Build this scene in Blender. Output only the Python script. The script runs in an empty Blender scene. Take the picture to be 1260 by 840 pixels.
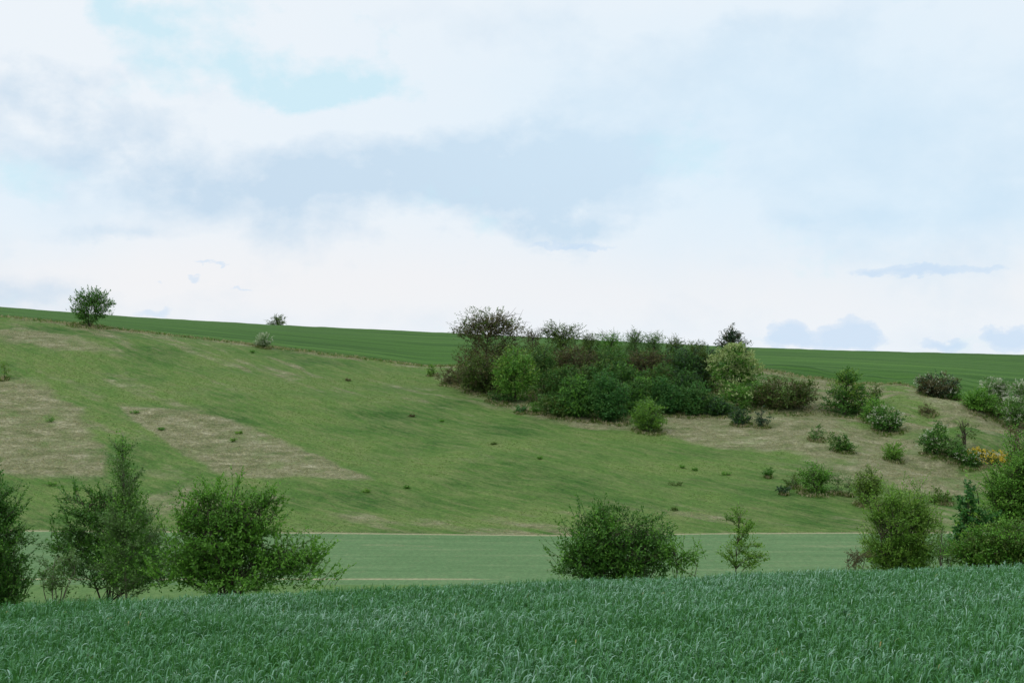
import bpy, math
import numpy as np
from math import radians as R

scene = bpy.context.scene
COL = scene.collection
FPX = 1521.0                      # focal length in pixels of the 1260 px wide photograph
PITCH = math.atan(30 / FPX)
CAMZ = 2.1                        # eye height above the field edge under the camera (ground there is z = 0)
rng = np.random.default_rng(11)

# ------------------------------------------------------------------ noise
def _h(ix, iy, iz, seed):
    n = (ix * 374761393 + iy * 668265263 + iz * 2147483647 + seed * 974634777) & 0xFFFFFFFF
    n = ((n ^ (n >> 13)) * 1274126177) & 0xFFFFFFFF
    n = ((n ^ (n >> 15)) * 2246822519) & 0xFFFFFFFF
    return ((n ^ (n >> 16)) & 0xFFFF) / 65535.0

def vnoise(x, y, z=0.0, seed=0):
    x = np.asarray(x, float); y = np.asarray(y, float); z = np.zeros_like(x) + z
    xi, yi, zi = np.floor(x), np.floor(y), np.floor(z)
    fx, fy, fz = x - xi, y - yi, z - zi
    fx = fx * fx * (3 - 2 * fx); fy = fy * fy * (3 - 2 * fy); fz = fz * fz * (3 - 2 * fz)
    xi, yi, zi = xi.astype(np.int64), yi.astype(np.int64), zi.astype(np.int64)
    r = 0
    for a in (0, 1):
        for b in (0, 1):
            for c in (0, 1):
                w = (fx if a else 1 - fx) * (fy if b else 1 - fy) * (fz if c else 1 - fz)
                r = r + w * _h(xi + a, yi + b, zi + c, seed)
    return r

def fbm(x, y, z=0.0, seed=0, oct=4):
    r, a, t = 0, 1.0, 0
    for i in range(oct):
        k = 2.03 ** i
        r = r + a * vnoise(np.asarray(x) * k + 17.3 * i, np.asarray(y) * k - 9.1 * i, z * k, seed + i); t += a; a *= 0.5
    return r / t

def sstep(a, b, x):
    t = np.clip((x - a) / (b - a), 0, 1)
    return t * t * (3 - 2 * t)

# ------------------------------------------------------------------ pixel <-> world
ca, sa = math.cos(PITCH), math.sin(PITCH)
def ray(px, py):
    cx = (np.asarray(px, float) - 630) / FPX; cy = (420 - np.asarray(py, float)) / FPX
    return cx, ca - cy * sa, sa + cy * ca
def at_depth(px, py, y):
    cx, dy, dz = ray(px, py)
    return np.array([cx / dy * y, y, dz / dy * y + CAMZ])
def to_px(x, y, z):
    z = z - CAMZ
    d = y * ca + z * sa
    v = -y * sa + z * ca
    d = np.maximum(d, 1e-3)
    return 630 + FPX * x / d, 420 - FPX * v / d

# ------------------------------------------------------------------ terrain
def lerp_px(tab):
    xs = [(p - 630) / FPX for p, _ in tab]; ys = [v for _, v in tab]
    return lambda u: np.interp(u, xs, ys)
YE = lerp_px([(-900, 15), (0, 22), (330, 24), (630, 25.6), (900, 27), (1260, 28.3), (2200, 30)])        # far edge of the wheat
YN = lambda u: 119.0 + 0 * u                                                                              # near edge of valley field
YF = lerp_px([(-800, 150), (0, 155.5), (400, 154), (700, 152), (900, 154), (1260, 155), (2000, 160)])     # foot of the hill
YB = lerp_px([(-900, 275), (0, 272), (560, 270), (950, 268), (1100, 260), (1180, 248), (1260, 238), (1600, 205), (2000, 200)])  # pasture top
ROWB = lerp_px([(-900, 330), (0, 389), (112, 399), (230, 412), (330, 425), (430, 437), (520, 449), (700, 452), (930, 457),
                (1020, 464), (1110, 475), (1180, 492), (1260, 517), (1600, 560), (2000, 575)])
YR = lambda u: 365.0 + 12 * u
ROWR = lerp_px([(-900, 300), (0, 377), (112, 386), (320, 398), (560, 409), (760, 419), (930, 427), (1100, 432), (1260, 435.5), (2000, 452)])
def z_row(row, y):                                  # eye-relative height of a point that shows on this row
    cy = (420 - row) / FPX
    return y * (sa + cy * ca) / (ca - cy * sa)
UG = np.linspace(-1.4, 1.4, 281); YG = np.arange(-40, 701, 1.0)
TAB = np.zeros((len(UG), len(YG)))
for i, u in enumerate(UG):
    ye, yf, yb, yr = YE(u), YF(u), YB(u), YR(u)
    zf = -2.1 - 0.11 * ye
    zb, zr = z_row(ROWB(u), yb), z_row(ROWR(u), yr)
    dm = yb - yf; zm = zb + 21
    ky = [-40, 0, ye, ye + 2.5, 45, 80, 112, yf, yf + .15 * dm, yf + .5 * dm, yf + .85 * dm, yb, yb + .45 * (yr - yb), yr, yr + 40, 480, 700]
    kz = [2.3, -2.1, zf, zf - .45, -9.2, -15.6, -21, -21, -21 + .115 * zm, -21 + .48 * zm, -21 + .87 * zm, zb,
          zb + .58 * (zr - zb), zr, zr - 1.0, zr - 7, zr - 25]
    z = np.interp(YG, ky, kz)
    k = np.exp(-0.5 * (np.arange(-18, 19) / 5.0) ** 2); k /= k.sum()
    zs = np.convolve(np.pad(z, 18, mode='edge'), k, mode='valid')
    k2 = np.exp(-0.5 * (np.arange(-18, 19) / 1.2) ** 2); k2 /= k2.sum()
    zn = np.convolve(np.pad(z, 18, mode='edge'), k2, mode='valid')
    w = sstep(40, 60, YG)
    TAB[i] = zn * (1 - w) + zs * w
def H(x, y):
    x = np.asarray(x, float); y = np.asarray(y, float)
    u = np.clip(x / np.maximum(y, 20.0), -1.39, 1.39)
    a = (u + 1.4) / 0.01; ai = np.clip(a.astype(int), 0, len(UG) - 2); fa = a - ai
    b = np.clip(y + 40, 0, 739.9); bi = b.astype(int); fb = b - bi
    z = (TAB[ai, bi] * (1 - fa) + TAB[ai + 1, bi] * fa) * (1 - fb) + (TAB[ai, bi + 1] * (1 - fa) + TAB[ai + 1, bi + 1] * fa) * fb
    z = z + .02 * np.clip(x, -40, 40) * (1 - sstep(30, 60, y))
    z = z + .30 * (fbm(x / 5, y / 9, 0, 15, 3) - .5) * sstep(330, 350, y)
    m = sstep(158, 185, y) * (1 - sstep(262, 300, y))
    z = z + m * 1.6 * (fbm(x / 28, y / 28, 0, 5, 2) - .5)
    gul = m * sstep(38, 75, x)                      # the hummocky right side
    z = z + gul * 6.5 * (fbm(x / 21 + 3, y / 14, 0, 9, 3) - .5)
    z = z + m * .35 * (fbm(x / 4, y / 3, 0, 12, 2) - .5)
    return z + CAMZ
def ground_at(px, py, ymin=60.0, ymax=480.0):
    ys = np.arange(ymin, ymax, 0.4)
    cx, dy, dz = ray(px, py)
    zr = dz / dy * ys + CAMZ
    h = H(cx / dy * ys, ys)
    k = np.nonzero(h >= zr)[0]
    y = ys[k[0]] if len(k) else 300.0
    x = cx / dy * y
    return np.array([x, y, float(H(x, y))])

# ------------------------------------------------------------------ materials
def new_mat(name):
    m = bpy.data.materials.new(name); m.use_nodes = True
    nt = m.node_tree; nt.nodes.clear()
    out = nt.nodes.new('ShaderNodeOutputMaterial')
    return m, nt, out
def N(nt, t, **kw):
    n = nt.nodes.new(t)
    for k, v in kw.items():
        if k.startswith('i_'):
            key = k[2:]; n.inputs[int(key) if key.isdigit() else key].default_value = v
        else: setattr(n, k, v)
    return n
def ramp(nt, src, stops, interp='LINEAR'):
    r = nt.nodes.new('ShaderNodeValToRGB'); r.color_ramp.interpolation = interp
    e = r.color_ramp.elements
    while len(e) < len(stops): e.new(.5)
    for k, (p, c) in enumerate(stops):
        e[k].position = p; e[k].color = (*c, 1) if len(c) == 3 else c
    nt.links.new(src, r.inputs[0]); return r.outputs[0]
def mixc(nt, fac, a, b, mode='MIX'):
    m = nt.nodes.new('ShaderNodeMix'); m.data_type = 'RGBA'; m.blend_type = mode
    for v, s in ((fac, m.inputs[0]), (a, m.inputs[6]), (b, m.inputs[7])):
        if isinstance(v, (int, float)): s.default_value = v
        elif isinstance(v, tuple): s.default_value = (*v, 1)
        else: nt.links.new(v, s)
    return m.outputs[2]
def math_(nt, op, a, b=None, c=None, clamp=False):
    m = nt.nodes.new('ShaderNodeMath'); m.operation = op; m.use_clamp = clamp
    for i, v in enumerate((a, b, c)):
        if v is None: continue
        if isinstance(v, (int, float)): m.inputs[i].default_value = v
        else: nt.links.new(v, m.inputs[i])
    return m.outputs[0]
def noise(nt, vec, scale, detail=3, rough=.55):
    n = N(nt, 'ShaderNodeTexNoise', i_Scale=scale, i_Detail=detail, i_Roughness=rough)
    nt.links.new(vec, n.inputs['Vector']); return n.outputs['Fac']
def mapping(nt, vec, scale=(1, 1, 1), rot=(0, 0, 0)):
    m = N(nt, 'ShaderNodeMapping'); m.inputs['Scale'].default_value = scale; m.inputs['Rotation'].default_value = rot
    nt.links.new(vec, m.inputs['Vector']); return m.outputs[0]

def diag(nt, vec, along, across, ang=40):
    return mapping(nt, mapping(nt, vec, (1, 1, 1), (0, 0, R(ang))), (along, across, .6))

def leaf_material(name, stops, transl=.35, rough=.55, spec=.25):
    m, nt, out = new_mat(name)
    at = N(nt, 'ShaderNodeAttribute', attribute_name='tint')
    c = ramp(nt, at.outputs['Fac'], stops)
    b = N(nt, 'ShaderNodeBsdfPrincipled'); b.inputs['Roughness'].default_value = rough
    b.inputs['Specular IOR Level'].default_value = spec
    nt.links.new(c, b.inputs['Base Color'])
    t = N(nt, 'ShaderNodeBsdfTranslucent')
    nt.links.new(mixc(nt, 1.0, c, (1.0, 1.05, .75), 'MULTIPLY'), t.inputs['Color'])
    mx = N(nt, 'ShaderNodeMixShader', i_0=transl)
    nt.links.new(b.outputs[0], mx.inputs[1]); nt.links.new(t.outputs[0], mx.inputs[2])
    nt.links.new(mx.outputs[0], out.inputs[0]); return m
def bark_material(name, a, b):
    m, nt, out = new_mat(name)
    tc = N(nt, 'ShaderNodeTexCoord')
    n = noise(nt, mapping(nt, tc.outputs['Object'], (9, 9, 2)), 2.0, 4)
    p = N(nt, 'ShaderNodeBsdfPrincipled', i_Roughness=.9)
    nt.links.new(ramp(nt, n, [(.3, a), (.7, b)]), p.inputs['Base Color'])
    nt.links.new(p.outputs[0], out.inputs[0]); return m

LM = {
 'deep':   leaf_material('leaf_deep_green',   [(0, (.024, .080, .011)), (.55, (.050, .150, .020)), (1, (.102, .235, .031))]),
 'wood':   leaf_material('leaf_shaded_wood',  [(0, (.027, .086, .015)), (.55, (.053, .148, .028)), (1, (.102, .222, .048))]),
 'mid':    leaf_material('leaf_mid_green',    [(0, (0.044, 0.131, 0.016)), (.5, (0.085, 0.224, 0.026)), (1, (0.152, 0.330, 0.044))]),
 'bright': leaf_material('leaf_fresh_green',  [(0, (0.068, 0.164, 0.018)), (.5, (0.111, 0.246, 0.029)), (1, (0.180, 0.328, 0.046))]),
 'yellowg':leaf_material('leaf_yellow_green', [(0, (0.069, 0.144, 0.017)), (.5, (0.117, 0.223, 0.029)), (1, (0.206, 0.319, 0.053))]),
 'blue':   leaf_material('leaf_bluish_green', [(0, (.020, .082, .016)), (.5, (.040, .145, .030)), (1, (.085, .225, .056))]),
 'olive':  leaf_material('leaf_olive',        [(0, (0.038, 0.074, 0.012)), (.5, (0.072, 0.129, 0.022)), (1, (0.122, 0.202, 0.036))]),
 'brown':  leaf_material('leaf_brown_buds',   [(0, (.050, .050, .020)), (.5, (.098, .092, .040)), (1, (.165, .155, .075))], .5),
 'bluedark':leaf_material('leaf_dark_needle', [(0, (0.017, 0.044, 0.020)), (.5, (0.034, 0.078, 0.037)), (1, (0.076, 0.128, 0.060))]),
 'gray':   leaf_material('leaf_grey_green',   [(0, (0.051, 0.118, 0.027)), (.5, (0.090, 0.185, 0.045)), (1, (0.147, 0.258, 0.080))]),
 'cream':  leaf_material('leaf_pale_blossom', [(0, (.110, .190, .040)), (.40, (.250, .330, .115)), (1, (.490, .560, .270))]),
 'white':  leaf_material('white_blossom',     [(0, (.220, .270, .160)), (.5, (.400, .430, .330)), (1, (.560, .580, .500))]),
 'gold':   leaf_material('yellow_blossom',    [(0, (.26, .22, .02)), (.5, (.50, .38, .03)), (1, (.66, .53, .05))]),
 'straw':  leaf_material('dry_straw',         [(0, (.200, .180, .095)), (.5, (.330, .300, .180)), (1, (.480, .440, .300))], .55),
 'turf':   leaf_material('pasture_blade',     [(0, (0.037, 0.088, 0.011)), (.5, (0.087, 0.167, 0.024)), (1, (0.183, 0.234, 0.059))], .6),
}
BARK = bark_material('bark_brown', (.022, .020, .010), (.056, .048, .026))
BARKG = bark_material('bark_grey', (.080, .074, .050), (.160, .148, .105))

# ------------------------------------------------------------------ mesh helpers
def link_mesh(name, V, F, mat, parent=None, loc=None, tint=None, attrs=None, smooth=False):
    """V (n,3), F (m,4) int -> one linked mesh object"""
    V = np.asarray(V, np.float32); F = np.asarray(F, np.int32)
    me = bpy.data.meshes.new(name)
    k = F.shape[1]
    me.vertices.add(len(V)); me.vertices.foreach_set('co', V.ravel())
    me.loops.add(F.size); me.loops.foreach_set('vertex_index', F.ravel())
    me.polygons.add(len(F))
    me.polygons.foreach_set('loop_start', np.arange(0, F.size, k, dtype=np.int32))
    me.polygons.foreach_set('loop_total', np.full(len(F), k, np.int32))
    me.polygons.foreach_set('use_smooth', np.full(len(F), smooth))
    for an, av in ([('tint', tint)] if tint is not None else []) + list((attrs or {}).items()):
        a = me.attributes.new(an, 'FLOAT', 'POINT'); a.data.foreach_set('value', np.asarray(av, np.float32))
    me.update(calc_edges=True)
    me.materials.append(mat)
    o = bpy.data.objects.new(name, me); COL.objects.link(o)
    if parent is not None: o.parent = parent
    if loc is not None: o.location = loc
    return o
def thing(name, label, cat, loc, group=None):
    o = bpy.data.objects.new(name, None); COL.objects.link(o)
    o.empty_display_size = .5; o.location = loc
    o['label'] = label; o['category'] = cat
    if group: o['group'] = group
    return o

class Tubes:
    def __init__(s): s.V, s.F, s.n = [], [], 0
    def add(s, P, r, k=5):
        P = np.asarray(P, float); r = np.asarray(r, float); n = len(P)
        T = np.gradient(P, axis=0); T /= np.linalg.norm(T, axis=1, keepdims=True) + 1e-9
        ref = np.array([.31, .95, .05]) if abs(T[0, 2]) > .6 else np.array([0, 0, 1.0])
        A = np.cross(T, ref); A /= np.linalg.norm(A, axis=1, keepdims=True) + 1e-9
        B = np.cross(T, A)
        th = np.arange(k) * 2 * math.pi / k
        ring = P[:, None] + r[:, None, None] * (A[:, None] * np.cos(th)[None, :, None] + B[:, None] * np.sin(th)[None, :, None])
        i = np.arange(n - 1)[:, None] * k; j = np.arange(k)[None, :]; j2 = (j + 1) % k
        f = np.stack([i + j, i + j2, i + k + j2, i + k + j], -1).reshape(-1, 4) + s.n
        s.V.append(ring.reshape(-1, 3)); s.F.append(f); s.n += n * k
    def build(s, name, mat, parent): return link_mesh(name, np.concatenate(s.V), np.concatenate(s.F), mat, parent, smooth=True)

def unit(v): return v / (np.linalg.norm(v, axis=-1, keepdims=True) + 1e-9)

def bend(g, a, b, amp, n=6, up=.0):
    t = np.linspace(0, 1, n)[:, None]
    d = b - a; L = np.linalg.norm(d)
    off = unit(g.normal(size=3)) * amp * L
    return a + d * t + off * np.sin(t * math.pi) + np.array([0, 0, up * L]) * np.sin(t * math.pi)

def leaf_quads(g, C, AX, NR, ln, wd):
    """diamond leaves: base C, axis AX, normal NR"""
    S = unit(np.cross(AX, NR)); ln = ln[:, None]; wd = wd[:, None]
    NR = unit(np.cross(S, AX))
    V = np.stack([C, C + AX * ln * .45 + S * wd * .5 - NR * ln * .06, C + AX * ln - NR * ln * .12, C + AX * ln * .45 - S * wd * .5 - NR * ln * .06], 1)
    return V.reshape(-1, 3)

def crown_points(g, blobs, n, shell, thr, seed, rough=.30):
    """twig positions and outward directions inside uneven blobs, thinned into clumps"""
    w = np.array([b[3] * b[5] for b in blobs]); w = w / w.sum()
    P, D = [], []
    tries = 0
    while sum(len(p) for p in P) < n and tries < 12:
        tries += 1
        m = int(n * 1.6) + 20
        ib = g.choice(len(blobs), m, p=w)
        B = np.array(blobs)[ib]
        d = unit(g.normal(size=(m, 3)))
        rr = (shell + (1 - shell) * g.random(m)) if shell < 1 else np.ones(m)
        rr = np.maximum(rr, 0) ** .6
        lump = vnoise(d[:, 0] * 2.6 + B[:, 0], d[:, 1] * 2.6 + ib * 3.1, d[:, 2] * 2.6, seed)
        rr = rr * (1 + rough * 2 * (lump - .5))
        p = B[:, :3] + d * rr[:, None] * B[:, 3:6]
        fr = 1.0 / (0.38 * B[:, [3, 5]].mean(1))
        c = fbm(p[:, 0] * fr, p[:, 1] * fr, p[:, 2] * fr * 2.0, seed + 3, 2)
        keep = (c + g.normal(size=m) * .05 > thr) & (p[:, 2] > .02)
        P.append(p[keep]); D.append(d[keep])
    return np.concatenate(P)[:n], np.concatenate(D)[:n]

def grow_leaves(g, P, D, up, tl, k, ll, lw, droop=0.0, tint_shift=0.0):
    n = len(P)
    dirs = unit(D * 1.0 + np.array([0, 0, up]) + g.normal(size=(n, 3)) * .45)
    L = tl * (0.5 + g.random(n))
    t = (np.arange(k) + .5) / k
    C = P[:, None] + dirs[:, None] * (L[:, None] * (t[None] - .5))[:, :, None]
    C = C + g.normal(size=C.shape) * ll * .22
    ax = unit(dirs[:, None] * .8 + g.normal(size=(n, k, 3)) * .75 + np.array([0, 0, -droop]))
    nr = unit(g.normal(size=(n, k, 3)) * .8 + np.array([0, 0, .9]) + D[:, None] * .3)
    s = .65 + .7 * g.random(n * k)
    V = leaf_quads(g, C.reshape(-1, 3), ax.reshape(-1, 3), nr.reshape(-1, 3), ll * s, lw * s)
    tw = g.random(n) * .6 + .2
    tint = np.clip(np.repeat(tw, k) + g.normal(size=n * k) * .16 + tint_shift, 0, 1)
    F = np.arange(len(V)).reshape(-1, 4)
    return V, F, np.repeat(tint, 4), dirs, L

TREES = 0
FEET = []
def plant(name, label, cat, base, blobs, leaf, d=None, group=None, stems=1, limbs=10, dens=2.2, shell=.15, thr=.40, up=.45, ll=None, lw=None,
          tl=None, k=6, blossom=None, bark=None, trunk_r=None, twigs=0, rough=.30, lean=0, mix=None, hub=None, seed=None, skirt=None, spikes=0, core=.45, br=None):
    """one tree or bush: Empty at its foot > trunk (stems and limbs), crown (leaves), blossom.
       base = (px, py) of its foot; blobs = crown lobes (px, py, rx, ry[, depth offset px]) seen at its distance"""
    global TREES
    TREES += 1
    g = np.random.default_rng(seed or (500 + TREES * 7))
    if d is None: b = ground_at(*base)
    else:
        x = at_depth(base[0], 420, d)[0]; b = np.array([x, d, float(H(x, d))])
    b[2] -= .05
    if d is None and cat != 'weeds': FEET.append((b[0], b[1], max(q[2] for q in blobs) * b[1] / FPX))
    y0 = b[1]; s = y0 / FPX
    near = y0 < 100
    BL = []
    for q in blobs:
        off = (q[4] if len(q) > 4 else 0) * s
        c = at_depth(q[0], q[1], y0 + off) - b
        BL.append((c[0], c[1], c[2], q[2] * s, max(.55 * q[2], .5 * (q[2] + q[3]) * .95) * s, q[3] * s))
    if skirt is None: skirt = name in ('bush', 'shrub', 'weed_clump')
    if skirt:                                                       # foliage down to the ground
        tp = max(c[2] + c[5] for c in BL); xl = min(c[0] - c[3] for c in BL); xr = max(c[0] + c[3] for c in BL)
        BL.append(((xl + xr) / 2, 0, tp * .26, (xr - xl) * .42, (xr - xl) * .36, tp * .27))
    if ll is None: ll = .10 if near else .30
    if lw is None: lw = ll * (.5 if near else .6)
    if tl is None: tl = .42 if near else .7
    root = thing(name, label, cat, b, group)
    # --- wood
    T = Tubes()
    top = max(c[2] + c[5] for c in BL); wid = max(abs(c[0]) + c[3] for c in BL)
    cen = np.average(np.array([c[:3] for c in BL]), axis=0, weights=[c[3] * c[5] for c in BL])
    r0 = trunk_r or (.018 * top + .015) * (1.0 if stems == 1 else .45)
    main = []
    if stems == 1:
        tgt = cen * np.array([.8, .8, 1]) + np.array([0, 0, .30 * (top - cen[2])]) if hub is None else at_depth(hub[0], hub[1], y0) - b
        p = bend(g, np.zeros(3), tgt, .05, 9); T.add(p, np.linspace(r0, r0 * .28, 9), 7); main.append(p)
    else:
        for i in range(stems):
            q = BL[i % len(BL)]; dd = unit(g.normal(size=3)); dd[2] = abs(dd[2])
            e = np.array(q[:3]) + dd * np.array(q[3:6]) * .62
            a = np.array([g.normal() * .014 * wid, g.normal() * .014 * wid, 0])
            p = bend(g, a, e, .08, 8, .05); T.add(p, np.linspace(r0, r0 * .22, 8), 6); main.append(p)
    ends = []
    for i in range(limbs):
        q = BL[g.choice(len(BL))]; dd = unit(g.normal(size=3)); dd[2] = abs(dd[2]) * .8 + .1
        e = np.array(q[:3]) + dd * np.array(q[3:6]) * (.75 + .15 * g.random())
        m = main[g.choice(len(main))]; dist = np.linalg.norm(m - e, axis=1) + 1.2 * np.maximum(0, m[:, 2] - e[2] + .15 * top)
        j = int(np.clip(np.argmin(dist), 1, len(m) - 1)); 
        p = bend(g, m[j], e, .10, 6, .06); rr = r0 * (.42 if stems == 1 else .5)
        T.add(p, np.linspace(rr, rr * .15, 6), 5); ends.append(p)
        for _ in range(2):
            a = p[g.integers(2, 5)]; f = a + unit(unit(p[-1] - p[0]) + g.normal(size=3) * .6) * np.linalg.norm(p[-1] - p[0]) * .45
            T.add(bend(g, a, f, .08, 4), np.linspace(rr * .4, rr * .1, 4), 4)
    # --- leaves: along side twigs of many branches, plus a thinner fill inside the crown
    area = sum(math.pi * c[3] * c[5] for c in BL)
    full = int(dens * (1.2 if near else 1.0) * area / (ll * lw * .5))
    nb = br or int(np.clip(full / (220 if near else 60), 10, 150 if near else 70))
    ntw = 13 if near else 7
    kl = 12 if near else 6
    E_, ED = crown_points(g, BL, nb, .80, thr - .06, TREES * 13, rough + .12)
    BP, BT, BS, BLn, BD = [], [], [], [], []
    ymid = np.array([c[2] for c in BL]).mean()
    for e, ed in zip(E_, ED):
        m = main[g.choice(len(main))]
        dist = np.linalg.norm(m - e, axis=1) + 1.3 * np.maximum(0, m[:, 2] - e[2] + .12 * top)
        jj = int(np.clip(np.argmin(dist), 1, len(m) - 1))
        p = bend(g, m[jj], e, .10, 9, .10 * (1 if up > .3 else -.3))
        L0 = np.linalg.norm(e - m[jj])
        rr = min(r0 * .35, .008 + .009 * L0)
        T.add(p, np.linspace(rr, rr * .2, 9), 4)
        tt = .30 + .70 * (np.arange(ntw) + g.random(ntw)) / ntw
        q = tt * 8; qi = np.clip(q.astype(int), 0, 7); f = (q - qi)[:, None]
        P_ = p[qi] * (1 - f) + p[qi + 1] * f; tan = unit(p[qi + 1] - p[qi])
        side = unit(np.cross(tan, [0, 0, 1.0]) + 1e-6) * np.where(np.arange(ntw) % 2, 1, -1)[:, None]
        d = unit(tan * .85 + side * (.35 + .7 * g.random((ntw, 1))) + np.array([0, 0, up * .7]) + ed * .25 + g.normal(size=(ntw, 3)) * .22)
        BP.append(P_); BD.append(d); BLn.append((tl * (1.5 - .75 * tt) + .10 * L0) * (.6 if core >= .7 else 1.0) * (.6 + .7 * g.random(ntw)))
        BT.append(np.full(ntw, g.random() * .5 + .25))
    BP, BD, BLn, BT = map(np.concatenate, (BP, BD, BLn, BT))
    kk = np.nonzero(BP[:, 2] + BD[:, 2] * BLn > .03)[0]; BP, BD, BLn, BT = BP[kk], BD[kk], BLn[kk], BT[kk]
    if near:
        for i in range(len(BP)):
            T.add(np.stack([BP[i], BP[i] + BD[i] * BLn[i] * .55, BP[i] + BD[i] * BLn[i] * .98 + np.array([0, 0, .03])]), [.0045, .0035, .0015], 3)
    share = float(np.clip(1.0 - core, .1, 1)); sc0 = math.sqrt(max(.5, min(2.2, full * share / max(1, len(BP) * kl))))
    tt = (np.arange(kl) + .5) / kl
    C = BP[:, None] + BD[:, None] * (BLn[:, None] * tt[None])[:, :, None] + g.normal(size=(len(BP), kl, 3)) * ll * .2
    ax = unit(BD[:, None] * .75 + g.normal(size=C.shape) * .6)
    nr = unit(g.normal(size=C.shape) * .7 + np.array([0, 0, .8]))
    sc = (.65 + .7 * g.random((len(BP), kl))) * sc0
    V = leaf_quads(g, C.reshape(-1, 3), ax.reshape(-1, 3), nr.reshape(-1, 3), ll * sc.ravel(), lw * sc.ravel())
    F = np.arange(len(V)).reshape(-1, 4)
    t = np.repeat(np.clip(np.repeat(BT, kl) + g.normal(size=len(BP) * kl) * .15, 0, 1), 4)
    n = int(full / k)
    P, D = crown_points(g, BL, max(int(n * core), 12), shell, thr, TREES * 13, rough)
    V1, F1, t1, dirs, L = grow_leaves(g, P * np.array([.93, .93, .93]), D, up, tl, k, ll, lw)
    F = np.concatenate([F, F1 + len(V)]); V = np.concatenate([V, V1]); t = np.concatenate([t, t1])
    if twigs and not near:
        for i in g.choice(len(P), min(twigs, len(P)), replace=False):
            e = P[i] + dirs[i] * L[i] * .55; a = P[i] - dirs[i] * L[i] * 1.0 - np.array([0, 0, .1 * L[i]])
            T.add(np.stack([a, P[i] - dirs[i] * .2 * L[i], e]), [.018, .013, .003], 3)
    if spikes:                                                      # leafy shoots that stand out of the outline
        Ps, Ds = crown_points(g, BL, spikes * 2, .93, thr - .05, TREES * 23, rough)
        kk = np.nonzero(Ds[:, 2] > -.35)[0][:spikes]; Ps, Ds = Ps[kk], Ds[kk]
        sd = unit(Ds * .75 + np.array([0, 0, .75]) + g.normal(size=Ds.shape) * .22)
        sl = tl * (1.0 + 1.0 * g.random(len(Ps)))
        m = 12; tt = (np.arange(m) + .6) / m
        for i in range(len(Ps)):
            T.add(np.stack([Ps[i] - sd[i] * sl[i] * .5, Ps[i] + sd[i] * sl[i] * .4, Ps[i] + sd[i] * sl[i]]), [.009, .006, .002], 3)
        C = Ps[:, None] + sd[:, None] * (sl[:, None] * tt[None])[:, :, None]
        ax = unit(sd[:, None] * .75 + unit(g.normal(size=(len(Ps), m, 3))) * .7)
        nr = unit(g.normal(size=(len(Ps), m, 3)) + np.array([0, 0, .6]))
        sc = (.8 + .6 * g.random((len(Ps), m))) * (1.15 - .5 * tt[None])
        Vs = leaf_quads(g, C.reshape(-1, 3), ax.reshape(-1, 3), nr.reshape(-1, 3), ll * 1.1 * sc.ravel(), lw * 1.1 * sc.ravel())
        F = np.concatenate([F, np.arange(len(Vs)).reshape(-1, 4) + len(V)]); V = np.concatenate([V, Vs])
        t = np.concatenate([t, np.repeat(np.clip(.62 + g.normal(size=len(Ps) * m) * .15, 0, 1), 4)])
    T.build('trunk', bark or BARK, root)
    link_mesh('crown', V, F, LM[leaf], root, tint=t)
    if mix:                                                        # a second foliage colour, its own mesh
        leaf2, frac, zone = mix
        P2, D2 = crown_points(g, [BL[i] for i in zone] if zone else BL, max(int(n * frac * .8), 8), shell + .2, thr + .05, TREES * 17, rough)
        V2, F2, t2, _, _ = grow_leaves(g, P2, D2, up, tl, k, ll, lw)
        link_mesh('foliage', V2, F2, LM[leaf2], root, tint=t2)
    if blossom:
        col, frac, zone = blossom
        P3, D3 = crown_points(g, [BL[i] for i in zone] if zone else BL, max(int(n * frac * 1.7), 8), .80, thr + .08, TREES * 19, rough)
        P3 = P3[D3[:, 2] > -.25]; D3 = D3[D3[:, 2] > -.25]
        V3, F3, t3, _, _ = grow_leaves(g, P3 + D3 * .1, D3, .2, tl * .6, 6, ll * .55, ll * .5)
        link_mesh('blossom', V3, F3, LM[col], root, tint=t3)
    return root

# ------------------------------------------------------------------ ground sheets
us = np.unique(np.concatenate([np.linspace(-1.1, -.5, 50), np.linspace(-.5, .5, 640), np.linspace(.5, 1.1, 50)]))
def sheet(name, ya, yb, rows, mat, attrs=None, zoff=0.0):
    t = np.linspace(0, 1, rows)
    U, Tt = np.meshgrid(us, t)
    a = ya(us) if callable(ya) else np.full_like(us, ya); b = yb(us) if callable(yb) else np.full_like(us, yb)
    Y = a[None] + (b - a)[None] * Tt
    X = U * np.maximum(Y, 20.0)
    Z = H(X, Y) + zoff
    m, n = Y.shape
    i = np.arange(m - 1)[:, None] * n; j = np.arange(n - 1)[None]
    F = np.stack([i + j, i + j + 1, i + n + j + 1, i + n + j], -1).reshape(-1, 4)
    V = np.stack([X, Y, Z], -1).reshape(-1, 3)
    at = attrs(X, Y, Z, Tt) if attrs else {}
    o = link_mesh(name, V, F, mat, attrs={k: v.ravel() for k, v in at.items()}, smooth=True)
    o['kind'] = 'structure'
    return o, (X, Y, Z, at)

def inside(px, py, poly, soft):
    """signed-distance style mask of a polygon, 1 inside, fading over 'soft' px"""
    P = np.array(poly, float); Q = np.roll(P, -1, 0)
    shp = px.shape; x = px.ravel(); y = py.ravel()
    ins = np.zeros(len(x), bool); dm = np.full(len(x), 1e9)
    for (x1, y1), (x2, y2) in zip(P, Q):
        c = ((y1 > y) != (y2 > y))
        ins ^= c & (x < (x2 - x1) * (y - y1) / (y2 - y1 + 1e-12) + x1)
        dx, dy = x2 - x1, y2 - y1
        t = np.clip(((x - x1) * dx + (y - y1) * dy) / (dx * dx + dy * dy), 0, 1)
        dm = np.minimum(dm, np.hypot(x - x1 - t * dx, y - y1 - t * dy))
    sd = np.where(ins, dm, -dm)
    return sstep(-soft, soft, sd).reshape(shp)

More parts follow.
